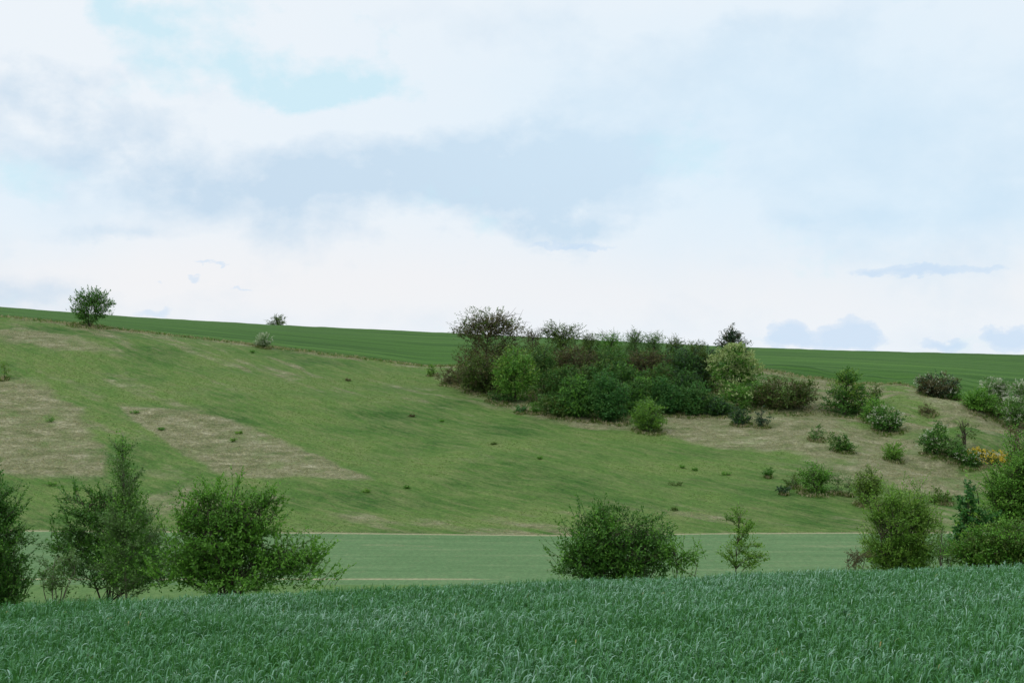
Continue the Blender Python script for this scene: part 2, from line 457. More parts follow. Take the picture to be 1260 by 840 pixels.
DRY = [  # areas of last year's dead grass on the slope, sharpness, strength
 ([(-300, 455), (0, 466), (50, 470), (95, 498), (128, 545), (140, 583), (60, 586), (0, 584), (-300, 590)], 9, 1.0),
 ([(140, 497), (165, 500), (235, 505), (300, 520), (370, 550), (462, 590), (390, 588), (275, 587), (240, 567), (195, 536), (160, 514)], 4, 1.0),
 ([(-60, 400), (0, 402), (60, 405), (120, 424), (150, 434), (70, 430), (30, 420), (-60, 415)], 5, .8),
 ([(520, 452), (560, 468), (610, 488), (700, 508), (790, 522), (840, 512), (905, 512), (960, 500), (1015, 492), (1030, 520), (1010, 560), (950, 558), (880, 550), (800, 532), (700, 523), (620, 503), (560, 480)], 5, .9),
 ([(930, 505), (1000, 500), (1060, 525), (1110, 545), (1150, 575), (1200, 605), (1190, 618), (1110, 602), (1050, 575), (980, 560)], 8, .85),
 ([(1095, 472), (1150, 488), (1210, 508), (1275, 528), (1275, 552), (1190, 525), (1120, 492)], 4, .9),
 ([(1180, 535), (1270, 560), (1270, 590), (1200, 575)], 8, .7),
 ([(1075, 530), (1130, 520), (1180, 565), (1140, 580), (1090, 560)], 8, .55),
 ([(165, 606), (235, 600), (240, 632), (180, 634)], 8, .65),
 ([(325, 604), (350, 606), (352, 625), (325, 628)], 7, .6),
]
GREENS = [([(1160, 545), (1215, 575), (1255, 600), (1180, 600), (1130, 570)], 6), ([(1105, 478), (1190, 520), (1260, 560), (1200, 545), (1130, 510)], 5)]
def hill_masks(X, Y, Z):
    px, py = to_px(X, Y, Z)
    wx = (fbm(X / 5, Y / 5, 0, 31, 3) - .5) * 26; wy = (fbm(X / 5, Y / 5, 0, 41, 3) - .5) * 12
    dry = np.zeros_like(X)
    for k, (poly, soft, st) in enumerate(DRY):
        q = .45 if k == 1 else 1.3
        dry = np.maximum(dry, st * inside(px + wx * q, py + wy * q, poly, soft))
    for poly, soft in GREENS:
        dry = dry * (1 - .8 * inside(px + wx, py + wy, poly, soft))
    # thin dry line along the field boundary
    u = X / np.maximum(Y, 20); e = YB(u) - Y
    dry = np.maximum(dry, 1.0 * np.exp(-((e - 2.0) / 2.4) ** 2) * sstep(.2, .5, fbm(X / 7, Y / 9, 0, 51, 3)))
    dry = dry * (.80 + .20 * sstep(.35, .62, fbm(X / 11, Y / 9, 0, 99, 4)))
    dry = np.maximum(dry, .7 * (1 - sstep(.1, .7, Y - YF(u))) * sstep(.3, .55, fbm(X / 6, Y / 6, 0, 98, 3)))
    # streaks that run diagonally down the slope
    a = (X * .77 - Y * .64); b = (X * .64 + Y * .77)
    st = fbm(a / 20, b / 3.2, 0, 61, 4)
    st2 = fbm(a / 7 + 7, b / 1.1, 0, 71, 3)
    big = fbm(X / 40, Y / 30, 0, 81, 3)
    dry2 = sstep(.42, .68, st * .6 + st2 * .4) * sstep(.22, .55, big) * .72
    lush = fbm(X / 12, Y / 10, 0, 91, 4)
    humm = sstep(30, 60, X) * sstep(158, 190, Y)
    dry2 = np.maximum(dry2, humm * .85 * sstep(.46, .60, fbm(X / 9, Y / 5, 0, 95, 4)))
    return np.clip(np.maximum(dry * (1 - .22 * sstep(.5, .75, fbm(X / 2.2, Y / 2.2, 0, 97, 2))), dry2), 0, 1), lush

def ground_material(name, kind):
    m, nt, out = new_mat(name)
    tc = N(nt, 'ShaderNodeTexCoord'); v = tc.outputs['Object']
    p = N(nt, 'ShaderNodeBsdfPrincipled', i_Roughness=.95); p.inputs['Specular IOR Level'].default_value = .1
    dry = N(nt, 'ShaderNodeAttribute', attribute_name='dry').outputs['Fac']
    lush = N(nt, 'ShaderNodeAttribute', attribute_name='lush').outputs['Fac']
    fine = noise(nt, mapping(nt, v, (1, .6, 1)), 1.1, 6, .78)
    if kind == 'pasture':
        streak = noise(nt, diag(nt, v, .13, .75), 1.0, 7, .72)
        fine = noise(nt, diag(nt, v, .45, 1.15), 1.0, 6, .78)
        g = ramp(nt, math_(nt, 'ADD', math_(nt, 'MULTIPLY', lush, .55), math_(nt, 'MULTIPLY', fine, .45)),
                 [(.34, (.027, .073, .012)), (.47, (.049, .103, .020)), (.62, (.078, .131, .031))])
        g = mixc(nt, math_(nt, 'MULTIPLY', ramp(nt, streak, [(.44, (0, 0, 0)), (.66, (1, 1, 1))]), .58), g, (.132, .145, .060))
        dk = ramp(nt, noise(nt, diag(nt, v, .4, .9), .6, 4, .8), [(.60, (0, 0, 0)), (.70, (1, 1, 1))])
        g = mixc(nt, math_(nt, 'MULTIPLY', dk, .45), g, (.030, .066, .012))
        mid = noise(nt, mapping(nt, v, (.45, .8, .6)), .55, 8, .74)
        dcol = ramp(nt, mid, [(.30, (.056, .078, .028)), (.42, (.096, .108, .050)), (.52, (.138, .138, .078)), (.62, (.190, .184, .118)), (.72, (.30, .29, .205))])
        f = math_(nt, 'ADD', math_(nt, 'MULTIPLY', dry, 1.0), math_(nt, 'MULTIPLY', math_(nt, 'SUBTRACT', noise(nt, mapping(nt, v, (.6, .8, .6)), .35, 7, .7), .5), 1.5))
        col = mixc(nt, ramp(nt, f, [(.22, (0, 0, 0)), (.85, (.96, .96, .96))]), g, dcol)
        bs, bd = 3.0, .35
    elif kind == 'upper':
        # drill rows along the contour
        sep = N(nt, 'ShaderNodeSeparateXYZ'); nt.links.new(v, sep.inputs[0])
        line = noise(nt, mapping(nt, v, (.012, .42, .0), (0, 0, R(-1.5))), 1.0, 3, .7)
        col = ramp(nt, line, [(.36, (.018, .054, .009)), (.50, (.033, .087, .014)), (.62, (.053, .118, .021))])
        tram = ramp(nt, noise(nt, mapping(nt, v, (.004, .13, .0), (0, 0, R(-1.5))), 1.0, 1, .5), [(.58, (0, 0, 0)), (.62, (1, 1, 1)), (.66, (0, 0, 0))])
        col = mixc(nt, math_(nt, 'MULTIPLY', tram, .3), col, (.014, .036, .010))
        col = mixc(nt, math_(nt, 'MULTIPLY', noise(nt, v, .05, 3), .25), col, (.048, .110, .018))
        col = mixc(nt, math_(nt, 'MULTIPLY', dry, .8), col, (.120, .100, .045))
        bs, bd = 1.6, .3
    elif kind == 'valley':
        col = ramp(nt, noise(nt, mapping(nt, v, (.05, .6, .2)), 1.0, 4, .7), [(.32, (.064, .126, .050)), (.55, (.082, .148, .062)), (.70, (.110, .164, .076))])
        col = mixc(nt, math_(nt, 'MULTIPLY', ramp(nt, fine, [(.55, (0, 0, 0)), (.72, (1, 1, 1))]), .45), col, (.175, .185, .10))
        f = math_(nt, 'MULTIPLY', dry, math_(nt, 'ADD', .35, fine))
        col = mixc(nt, ramp(nt, f, [(.22, (0, 0, 0)), (.75, (1, 1, 1))]), col, (.27, .235, .150))
        bs, bd = 3.0, .25
    elif kind == 'bank':
        col = ramp(nt, fine, [(.35, (.060, .124, .036)), (.60, (.088, .152, .048)), (.72, (.115, .165, .06))]); bs, bd = 3.0, .4
    else:
        col = ramp(nt, fine, [(.35, (.022, .020, .012)), (.65, (.050, .044, .026))]); bs, bd = 6.0, .3
    # crisp small-scale variation of the sward itself
    grain = noise(nt, diag(nt, v, .6, 1.1) if kind == 'pasture' else mapping(nt, v, (1.0, .5, 1.0)), 3.0, 4, .8)
    lo, hi = {'pasture': (.62, 1.38), 'upper': (.78, 1.22), 'valley': (.80, 1.22)}.get(kind, (.8, 1.2))
    col = mixc(nt, 1.0, col, ramp(nt, grain, [(.32, (lo, lo, lo)), (.68, (hi, hi, hi))]), 'MULTIPLY')
    if kind == 'pasture':                                            # matted straw: short light and dark strokes
        straw = noise(nt, mapping(nt, v, (.8, .55, 1.0), (0, 0, R(8))), 2.4, 6, .85)
        dk2 = ramp(nt, straw, [(.34, (.60, .64, .56)), (.5, (1, 1, 1)), (.64, (1.45, 1.42, 1.36))])
        col = mixc(nt, math_(nt, 'MULTIPLY', dry, .9, clamp=True), col, mixc(nt, 1.0, col, dk2, 'MULTIPLY'))
    b = N(nt, 'ShaderNodeBump', i_Strength=bd, i_Distance=.35)
    nt.links.new(noise(nt, v, bs, 4, .7), b.inputs['Height'])
    nt.links.new(b.outputs[0], p.inputs['Normal'])
    nt.links.new(col, p.inputs['Base Color']); nt.links.new(p.outputs[0], out.inputs[0]); return m

def a_hill(X, Y, Z, T):
    d, l = hill_masks(X, Y, Z); return {'dry': d, 'lush': l}
def a_valley(X, Y, Z, T):
    u = X / np.maximum(Y, 20)
    far = YF(u) - Y
    wob = 1.0 * (fbm(X / 9, Y / 9, 0, 7, 2) - .5)
    d = .85 * np.exp(-((far - .2) / .5) ** 2) + .75 * np.exp(-((Y + wob * .5 - 122.3) / .5) ** 2) * (1 - sstep(-6, 3, X)) + .30 * np.exp(-((Y + wob * 1.5 - 137.5) / .7) ** 2)
    d = d + .35 * np.exp(-((Y + wob * 2 - 145) / 2.5) ** 2) * sstep(.45, .6, fbm(X / 14, Y / 5, 0, 21, 3))
    return {'dry': np.clip(d, 0, 1), 'lush': 0 * X}
def a_upper(X, Y, Z, T):
    u = X / np.maximum(Y, 20)
    e = Y - YB(u)
    return {'dry': np.exp(-(e / 2.0) ** 2) * sstep(.35, .65, fbm(X / 8, Y / 6, 0, 23, 3)), 'lush': 0 * X}
sheet('crop_soil', -30.0, lambda u: YE(u) + 2.0, 70, ground_material('bare_soil', 'soil'))
sheet('grass_bank', lambda u: YE(u) + 2.0, YN, 60, ground_material('bank_grass', 'bank'))
sheet('valley_field', YN, YF, 80, ground_material('young_crop', 'valley'), a_valley)
_, HILL = sheet('hillside', YF, YB, 300, ground_material('pasture_turf', 'pasture'), a_hill)
sheet('upper_field', YB, lambda u: YR(u) + 25, 120, ground_material('green_cereal', 'upper'), a_upper)
sheet('far_land', lambda u: YR(u) + 25, lambda u: 3000 + 0 * u, 40, ground_material('far_grass', 'bank'))

# ------------------------------------------------------------------ the wheat in front (stuff)
def wheat():
    g = np.random.default_rng(3)
    # leaves per square metre falls off slowly with distance while blades widen a little
    Xs, Ys = [], []
    for y0, y1, den in ((5.5, 9, 800), (9, 14, 1350), (14, 20, 1300), (20, 32, 1150)):
        hw = .46 * y1 + 5.0
        m = int((y1 - y0) * 2 * hw * den)
        Y = y0 + (y1 - y0) * g.random(m); X = (g.random(m) * 2 - 1) * hw
        k = (np.abs(X) < .46 * Y + 5.0)
        X, Y = X[k], Y[k]
        k = Y < YE(X / np.maximum(Y, 20)) + g.normal(size=len(X)) * .25
        Xs.append(X[k]); Ys.append(Y[k])
    X = np.concatenate(Xs); Y = np.concatenate(Ys)
    # snap loosely to plants so leaves come in tufts
    cell = .13
    jx, jy = np.round(X / cell), np.round(Y / cell)
    hx, hy = _h(jx.astype(np.int64), jy.astype(np.int64), 1, 5), _h(jx.astype(np.int64), jy.astype(np.int64), 2, 6)
    px = (jx + hx - .5) * cell; py = (jy + hy - .5) * cell
    hgt = .50 + .11 * (fbm(px / 1.6, py / 1.6, 0, 3, 3) - .5) * 2 + .09 * (_h(jx.astype(np.int64), jy.astype(np.int64), 3, 8) - .5)
    n = len(X)
    X = px + g.normal(size=n) * .022; Y = py + g.normal(size=n) * .022
    lev = g.random(n)                                   # how high on the shoot the leaf leaves the stem
    z0 = H(X, Y)
    az = g.random(n) * 2 * math.pi
    wind = np.array([.75, -.15])
    dx, dy = np.cos(az) + wind[0], np.sin(az) + wind[1]; q = np.hypot(dx, dy) + 1e-6; dx, dy = dx / q, dy / q
    ln = (.075 + .085 * g.random(n)) * (.85 + .3 * lev)
    wd = (.009 + .007 * g.random(n)) * (1 + .007 * np.clip(Y - 12, 0, 30))
    up0 = R(86) - R(22) * g.random(n)                   # start steep
    curl = np.where(g.random(n) < .24, R(20) + R(40) * g.random(n), R(85) + R(90) * g.random(n))
    S = 6
    ts = np.linspace(0, 1, S)
    start = z0 + hgt * (.15 + .72 * lev ** .8)
    P = np.zeros((n, S, 3)); P[:, 0] = np.stack([X, Y, start], 1)
    for i in range(1, S):
        a = up0 - curl * ((i - .5) / (S - 1)) ** 2.0
        st = ln / (S - 1)
        P[:, i, 0] = P[:, i - 1, 0] + np.cos(a) * st * dx
        P[:, i, 1] = P[:, i - 1, 1] + np.cos(a) * st * dy
        P[:, i, 2] = P[:, i - 1, 2] + np.sin(a) * st
    tw = az * 0 + g.normal(size=n) * .5
    sx, sy = -dy, dx
    prof = np.array([.7, 1.0, 1.0, .85, .55, .06])
    W = wd[:, None] * prof[None] * .5
    off = np.zeros((n, S, 3)); c, s_ = np.cos(tw), np.sin(tw)
    off[..., 0] = W * (sx * c)[:, None]; off[..., 1] = W * (sy * c)[:, None]; off[..., 2] = W * s_[:, None]
    V = np.stack([P - off, P + off], 2)                  # n,S,2,3
    i = (np.arange(n) * S * 2)[:, None] + (np.arange(S - 1) * 2)[None]
    F = np.stack([i, i + 1, i + 3, i + 2], -1).reshape(-1, 4)
    patch = fbm(px / 2.5, py / 2.5, 0, 44, 3)
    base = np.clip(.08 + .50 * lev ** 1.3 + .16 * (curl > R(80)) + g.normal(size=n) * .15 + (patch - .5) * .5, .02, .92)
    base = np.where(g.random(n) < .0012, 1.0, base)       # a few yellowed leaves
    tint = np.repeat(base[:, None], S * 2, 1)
    V = V.reshape(-1, 3); tint = tint.ravel()
    # stems: thin upright blades
    m = n // 4
    idx = g.choice(n, m, replace=False)
    bx, by, bz = px[idx], py[idx], H(px[idx], py[idx])
    hh = hgt[idx] * (.85 + .2 * g.random(m)); th = g.random(m) * math.pi
    w = .0045 * (1 + .03 * np.clip(by - 12, 0, 30))
    ox, oy = np.cos(th) * w, np.sin(th) * w
    lx, ly = g.normal(size=m) * .035, g.normal(size=m) * .035
    SV = np.stack([np.stack([bx - ox, by - oy, bz], 1), np.stack([bx + ox, by + oy, bz], 1),
                   np.stack([bx + lx + ox * .5, by + ly + oy * .5, bz + hh], 1), np.stack([bx + lx - ox * .5, by + ly - oy * .5, bz + hh], 1)], 1).reshape(-1, 3)
    SF = np.arange(len(SV)).reshape(-1, 4) + len(V)
    V = np.concatenate([V, SV]); F = np.concatenate([F, SF]); tint = np.concatenate([tint, np.full(len(SV), .12)])
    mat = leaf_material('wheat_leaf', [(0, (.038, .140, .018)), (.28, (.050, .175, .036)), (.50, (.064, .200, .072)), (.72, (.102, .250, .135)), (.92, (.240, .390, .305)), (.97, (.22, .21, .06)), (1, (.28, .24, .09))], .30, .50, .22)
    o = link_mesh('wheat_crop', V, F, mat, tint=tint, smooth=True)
    o['kind'] = 'stuff'; o['label'] = 'dense blue-green young wheat covering the field in the foreground'; o['category'] = 'wheat'
wheat()

# ------------------------------------------------------------------ grass on the slope (stuff): short tufts, green or straw by the turf they stand in
def tufts(name, label, leaf, n, pick, hmin, hmax, per=4, wid=.05):
    g = np.random.default_rng(len(name) + n)
    X, Y, Z, at = HILL
    dry = at['dry'].ravel(); lush = at['lush'].ravel()
    w = pick(dry, lush, X.ravel(), Y.ravel(), Z.ravel())
    w = w * Y.ravel(); w = w / w.sum()
    idx = g.choice(len(w), n, p=w)
    x = X.ravel()[idx] + g.normal(size=n) * .35; y = Y.ravel()[idx] + g.normal(size=n) * .35
    uu = x / np.maximum(y, 20); y = np.clip(y, YF(uu) + .3, YB(uu) - .1)
    z = H(x, y)
    size = hmin + (hmax - hmin) * g.random(n) ** 2
    k = per
    az = g.random((n, k)) * 2 * math.pi; lean = .25 + .6 * g.random((n, k))
    hx = size[:, None] * (.7 + .5 * g.random((n, k)))
    C = np.stack([x, y, z - .02], 1)[:, None] + np.concatenate([g.normal(size=(n, k, 2)) * (size * .35)[:, None, None], np.zeros((n, k, 1))], 2)
    tip = C + np.stack([np.cos(az) * lean * hx, np.sin(az) * lean * hx, hx], 2)
    mid = C * .45 + tip * .55 + np.array([0, 0, .06]) * hx[..., None]
    side = np.stack([-np.sin(az), np.cos(az), 0 * az], 2) * wid * (.6 + .8 * g.random((n, k)))[..., None]
    V = np.stack([C - side * .6, mid - side, tip, mid + side], 2).reshape(-1, 3)
    F = np.arange(len(V)).reshape(-1, 4)
    t = np.clip(.5 + g.normal(size=n) * .2, 0, 1)
    o = link_mesh(name, V, F, LM[leaf], tint=np.repeat(t, 4 * k))
    o['kind'] = 'stuff'; o['label'] = label; o['category'] = 'grass'
infr = lambda X, Y: (np.abs(X / Y) < .47)
tufts('pasture_grass', 'short green grass tufts over the sloping pasture', 'turf', 30000,
      lambda d, l, X, Y, Z: infr(X, Y) * (d < .35) * (.05 + sstep(.5, .7, l)), .04, .13, 3, .035)
tufts('dry_grass', 'pale dead grass tufts in the bleached patches of the slope', 'straw', 30000,
      lambda d, l, X, Y, Z: infr(X, Y) * sstep(.45, .9, d), .06, .20, 3, .035)

# ------------------------------------------------------------------ trees and bushes between the wheat and the valley field
NEARG = 'trees along the far edge of the wheat'
plant('tree', 'dark green conical tree cut off by the left edge of the photo, beyond the wheat', 'tree', (-8, 760),
      [(-14, 690, 44, 48), (-16, 645, 34, 45), (-20, 610, 22, 32), (10, 715, 26, 28), (-5, 735, 40, 22)], 'deep', d=40, group=NEARG, spikes=170, limbs=16, dens=3.4, up=.7, thr=.34, twigs=250)
plant('shrub', 'small grey twiggy half-bare shrub in the gap right of the leftmost tree', 'shrub', (72, 745),
      [(62, 708, 16, 22), (84, 706, 16, 22), (72, 690, 14, 14)], 'gray', d=44, group=NEARG, stems=7, limbs=10, dens=.9, twigs=260, bark=BARKG, up=.9)
plant('tree', 'bushy dark green tree with low forked trunks under the tall feathery spire', 'tree', (135, 745),
      [(112, 648, 30, 30), (86, 676, 26, 30), (150, 668, 40, 38), (184, 684, 28, 30), (97, 618, 15, 20), (125, 622, 14, 22), (66, 664, 12, 12), (135, 704, 52, 16), (190, 706, 26, 15)], 'deep', d=47, group=NEARG, spikes=110,
      stems=6, limbs=14, dens=2.3, up=.45, thr=.42, ll=.12, rough=.55, core=.42, br=100)
plant('tree', 'tall slender feathery grey-green tree whose thin tip rises above its neighbours', 'tree', (158, 745),
      [(160, 680, 40, 44), (158, 632, 30, 36), (155, 597, 17, 26), (152, 568, 10, 22), (150, 552, 5, 16), (150, 538, 2.5, 9)], 'gray', d=44, group=NEARG, limbs=10, dens=2.3, up=.7, mix=('mid', .5, None),
      thr=.40, ll=.095, lw=.045, tl=.5, k=8, twigs=120, bark=BARKG, hub=(151, 534), trunk_r=.035)
plant('tree', 'broad spreading green tree with upright leafy shoots, widest of the left-hand trees', 'tree', (278, 735),
      [(275, 660, 46, 34), (256, 617, 13, 22), (286, 622, 12, 22), (320, 642, 22, 24), (333, 615, 8, 14), (232, 664, 26, 26), (228, 630, 10, 18), (340, 684, 36, 22), (374, 690, 24, 16), (388, 678, 8, 10), (300, 708, 98, 16), (250, 690, 46, 20),
       (220, 702, 30, 18), (303, 652, 20, 20), (246, 640, 14, 14)],
      'mid', d=42, group=NEARG, spikes=330, stems=7, limbs=18, dens=2.4, up=.5, thr=.42, ll=.13, rough=.50, core=.55, br=140)
plant('bush', 'rounded dark green two-lobed bush standing alone in front of the valley field', 'bush', (752, 735),
      [(736, 660, 36, 30), (720, 684, 34, 24), (768, 678, 42, 26), (806, 661, 20, 20), (812, 684, 22, 18), (742, 640, 19, 12), (702, 690, 14, 12)],
      'deep', d=48, group=NEARG, spikes=200, stems=8, limbs=18, dens=2.9, up=.5, thr=.40, ll=.12, mix=('mid', .40, None), rough=.55, core=.35, br=130)
plant('shrub', 'wispy light green shrub low at the right foot of the rounded two-lobed bush', 'shrub', (838, 728),
      [(838, 688, 16, 12), (856, 684, 12, 8), (826, 680, 12, 10)], 'mid', d=47, group=NEARG, stems=5, limbs=8, dens=2.0, up=.3, twigs=160, spikes=40)
plant('sapling', 'thin sparse yellow-green sapling with layered side branches before the valley field', 'sapling', (907, 725),
      [(908, 644, 15, 7), (906, 660, 18, 6), (917, 674, 22, 6), (904, 687, 20, 7), (926, 690, 16, 6), (912, 632, 10, 4), (922, 650, 14, 4)], 'bright', d=50, group=NEARG, limbs=12,
      dens=2.3, up=.35, thr=.42, twigs=200, hub=(911, 632), trunk_r=.035, shell=-.2)
plant('shrub', 'low brownish twiggy shrub left of the pale feathery bush', 'shrub', (1048, 718),
      [(1048, 686, 11, 9), (1060, 682, 8, 9)], 'brown', d=54, group=NEARG, stems=6, limbs=8, dens=.8, twigs=160, up=.8)
plant('bush', 'pale feathery yellow-green bush with fine upright twigs right of the sapling', 'bush', (1105, 722),
      [(1106, 648, 38, 34), (1085, 672, 26, 24), (1135, 668, 28, 26), (1112, 615, 26, 18), (1085, 622, 18, 16), (1140, 636, 16, 20), (1110, 680, 42, 16)],
      'bright', d=56, group=NEARG, spikes=200, stems=9, limbs=26, dens=1.9, up=.85, thr=.40, ll=.10, lw=.045, twigs=150, mix=('yellowg', .5, None), rough=.5, core=.35)
plant('shrub', 'small light green leafy shrub in the gap between the feathery bush and the right-hand trees', 'shrub', (1164, 722),
      [(1163, 676, 9, 14), (1163, 652, 5, 12), (1172, 684, 10, 10)], 'gray', d=52, group=NEARG, stems=4, limbs=6, dens=1.6, up=.8, twigs=120)
plant('tree', 'young bluish-green broad-leaved tree with an upright leading shoot left of the tall right-hand tree', 'tree', (1196, 722),
      [(1192, 642, 16, 20), (1190, 618, 11, 14), (1208, 630, 18, 16), (1220, 648, 20, 16), (1191, 597, 5, 10), (1186, 664, 16, 14)], 'blue', d=49, group=NEARG, limbs=10, stems=3,
      dens=2.6, up=.1, thr=.40, ll=.17, lw=.10, core=.7, mix=('bright', .25, None), rough=.5)
plant('tree', 'tall fresh green tree running out of the right edge of the photo', 'tree', (1268, 722),
      [(1250, 602, 38, 34), (1285, 585, 50, 48), (1238, 630, 26, 22), (1275, 640, 50, 30), (1228, 600, 14, 14), (1258, 568, 18, 14), (1300, 545, 30, 28)], 'mid', d=50, group=NEARG, spikes=160, stems=5,
      limbs=26, dens=3.0, up=.4, thr=.37, twigs=250, mix=('bright', .3, None))
plant('bush', 'low dark olive bush in front of the right-hand trees, against the wheat', 'bush', (1228, 728),
      [(1222, 668, 38, 24), (1190, 680, 26, 16), (1260, 666, 40, 26), (1240, 682, 60, 14)], 'mid', d=44, group=NEARG, stems=9, limbs=22, dens=3.0, up=.6, thr=.34, twigs=120,
      mix=('olive', .5, None))

# ------------------------------------------------------------------ trees on the slope and the ridge
HG = 'scattered bushes on the slope'
plant('tree', 'lone round-crowned dark tree on the top edge of the pasture, left, against the sky', 'tree', (110, 402),
      [(113, 377, 25, 20), (100, 378, 14, 14), (127, 376, 13, 14), (112, 368, 16, 11)], 'deep', limbs=20, stems=7, spikes=60, dens=1.7, up=.8, thr=.36, twigs=420, ll=.24, mix=('mid', .25, None))
b = ground_at(341, 402, 380, 480) if False else None
plant('tree', 'rounded treetop just showing over the skyline left of the wood', 'tree', (341, 420),
      [(336, 396, 9, 7), (346, 394, 9, 6), (341, 404, 14, 10)], 'olive', d=405, limbs=8, dens=1.6, mix=('white', .08, None), twigs=60)
plant('bush', 'small white-blossomed bush on the pasture edge beneath the distant treetop', 'bush', (325, 428),
      [(325, 419, 9, 9), (322, 422, 8, 6)], 'gray', stems=4, limbs=6, dens=2.0, blossom=('white', .9, None), thr=.34, ll=.24)
plant('sapling', 'tiny yellow-green sapling above the bleached patch at the left edge', 'sapling', (5, 467),
      [(4, 450, 7, 4), (7, 456, 6, 4)], 'yellowg', limbs=5, dens=1.3, ll=.24)

WG = 'trees of the wood on the slope'
def wood(label, base, blobs, leaf, **kw):
    name = kw.pop('name', 'tree'); cat = kw.pop('cat', 'tree')
    kw.setdefault('limbs', 12); kw.setdefault('dens', 1.9); kw.setdefault('twigs', 60); kw.setdefault('core', .8); kw['up'] = min(kw.get('up', .25), .3)
    plant(name, label, cat, base, blobs, leaf, group=WG, **kw)
# back row, against the sky
wood('big open brownish tree at the left end of the wood, sky showing through its crown', (600, 474),
     [(590, 392, 26, 15), (612, 392, 28, 15), (634, 402, 20, 12), (570, 404, 18, 12), (600, 404, 40, 13), (598, 434, 34, 26), (578, 444, 22, 20), (628, 430, 22, 20)], 'brown', dens=1.3, limbs=20, twigs=500, up=.1, core=.75, thr=.42, mix=('olive', .40, None), ll=.27, rough=.3)
wood('thin branching grey-green tree on the skyline right of the big brownish tree', (690, 470),
     [(690, 404, 24, 11), (672, 408, 14, 9), (706, 408, 12, 9), (688, 428, 24, 18), (690, 415, 24, 9)], 'olive', dens=1.3, limbs=20, twigs=200, up=.2, core=.6, thr=.42, ll=.26)
wood('small bare-looking tree between the two open skyline trees', (655, 470), [(655, 412, 14, 10), (655, 432, 16, 18)], 'brown', dens=.9, twigs=250, ll=.26)
for k, (px_, py_, rx, ry, lf, tx) in enumerate([
     (726, 415, 14, 8, 'olive', 'small olive treetop on the skyline, first right of the open branching tree'),
     (752, 413, 20, 9, 'mid', 'wide loose green treetop on the skyline above the brown middle of the wood'),
     (781, 411, 13, 8, 'gray', 'pale grey-green treetop on the skyline, highest of the crowns right of the wide loose one'),
     (805, 414, 16, 8, 'gray', 'rounded grey-green treetop in the middle of the skyline row'),
     (831, 419, 13, 7, 'olive', 'small olive treetop on the skyline, second from the right end of its row'),
     (856, 424, 17, 7, 'olive', 'lowest olive treetop at the right end of the skyline row')]):
    wood(tx, (px_, 464), [(px_, py_, rx, ry + 1), (px_ - 2, py_ + 9, rx * 1.05, 10), (px_ - 4, py_ + 22, rx * 1.1, 14), (px_ + 5, py_ + 30, rx * 1.1, 14)], lf, dens=1.5, limbs=14, twigs=160, thr=.34, ll=.22, up=.0, core=.85, rough=.18)
wood('dark pine tree with tiered ragged top above the cream-blossomed tree', (901, 478),
     [(901, 405, 7, 6), (892, 411, 9, 4), (909, 411, 9, 4), (888, 419, 12, 5), (913, 421, 11, 5), (901, 416, 11, 8), (900, 430, 18, 7), (915, 433, 13, 6), (906, 444, 20, 8), (918, 452, 14, 8)],
     'bluedark', name='pine_tree', cat='pine', dens=2.8, up=.05, core=.7, hub=(901, 402), limbs=20, ll=.24, thr=.38, shell=-.2, mix=('brown', .25, None))
# the middle
wood('dark shaded tree behind the round bright green one near the left end', (605, 484), [(590, 452, 24, 22), (575, 465, 20, 14), (610, 470, 22, 16)], 'olive', dens=2.0, mix=('brown', .5, None), twigs=300)
wood('reddish-brown tree not yet in leaf in the left middle of the wood', (708, 480), [(705, 440, 26, 20), (690, 450, 20, 18), (728, 448, 18, 18)], 'brown', dens=1.8, twigs=500, mix=('olive', .3, None))
wood('dark green tree between the round bright tree and the reddish-brown tree', (668, 484), [(665, 440, 20, 18), (672, 460, 18, 20)], 'wood', dens=1.9, mix=('olive', .7, None))
wood('rust-brown tree in the right middle of the wood under the skyline row', (795, 480), [(793, 445, 24, 18), (780, 452, 18, 16), (815, 450, 18, 18)], 'brown', dens=1.8, twigs=500, mix=('olive', .25, None))
wood('dark green tree between the reddish-brown and rust-brown trees', (755, 478), [(752, 442, 22, 18), (748, 460, 20, 18)], 'wood', dens=2.0, mix=('olive', .5, None))
wood('dark bluish-green tree below the right end of the skyline row', (842, 482), [(838, 442, 22, 18), (850, 455, 24, 20)], 'wood', dens=2.2, mix=('bluedark', .6, None))
wood('deep shaded tree left of the pine', (868, 482), [(868, 440, 18, 14), (872, 460, 20, 18)], 'olive', dens=2.1, mix=('bluedark', .7, None))
wood('grey whitish half-bare bush left of the cream-blossomed tree', (868, 478), [(866, 452, 13, 10), (860, 456, 10, 8)], 'gray', name='bush', cat='bush', dens=.9, twigs=200, blossom=('white', .18, None))
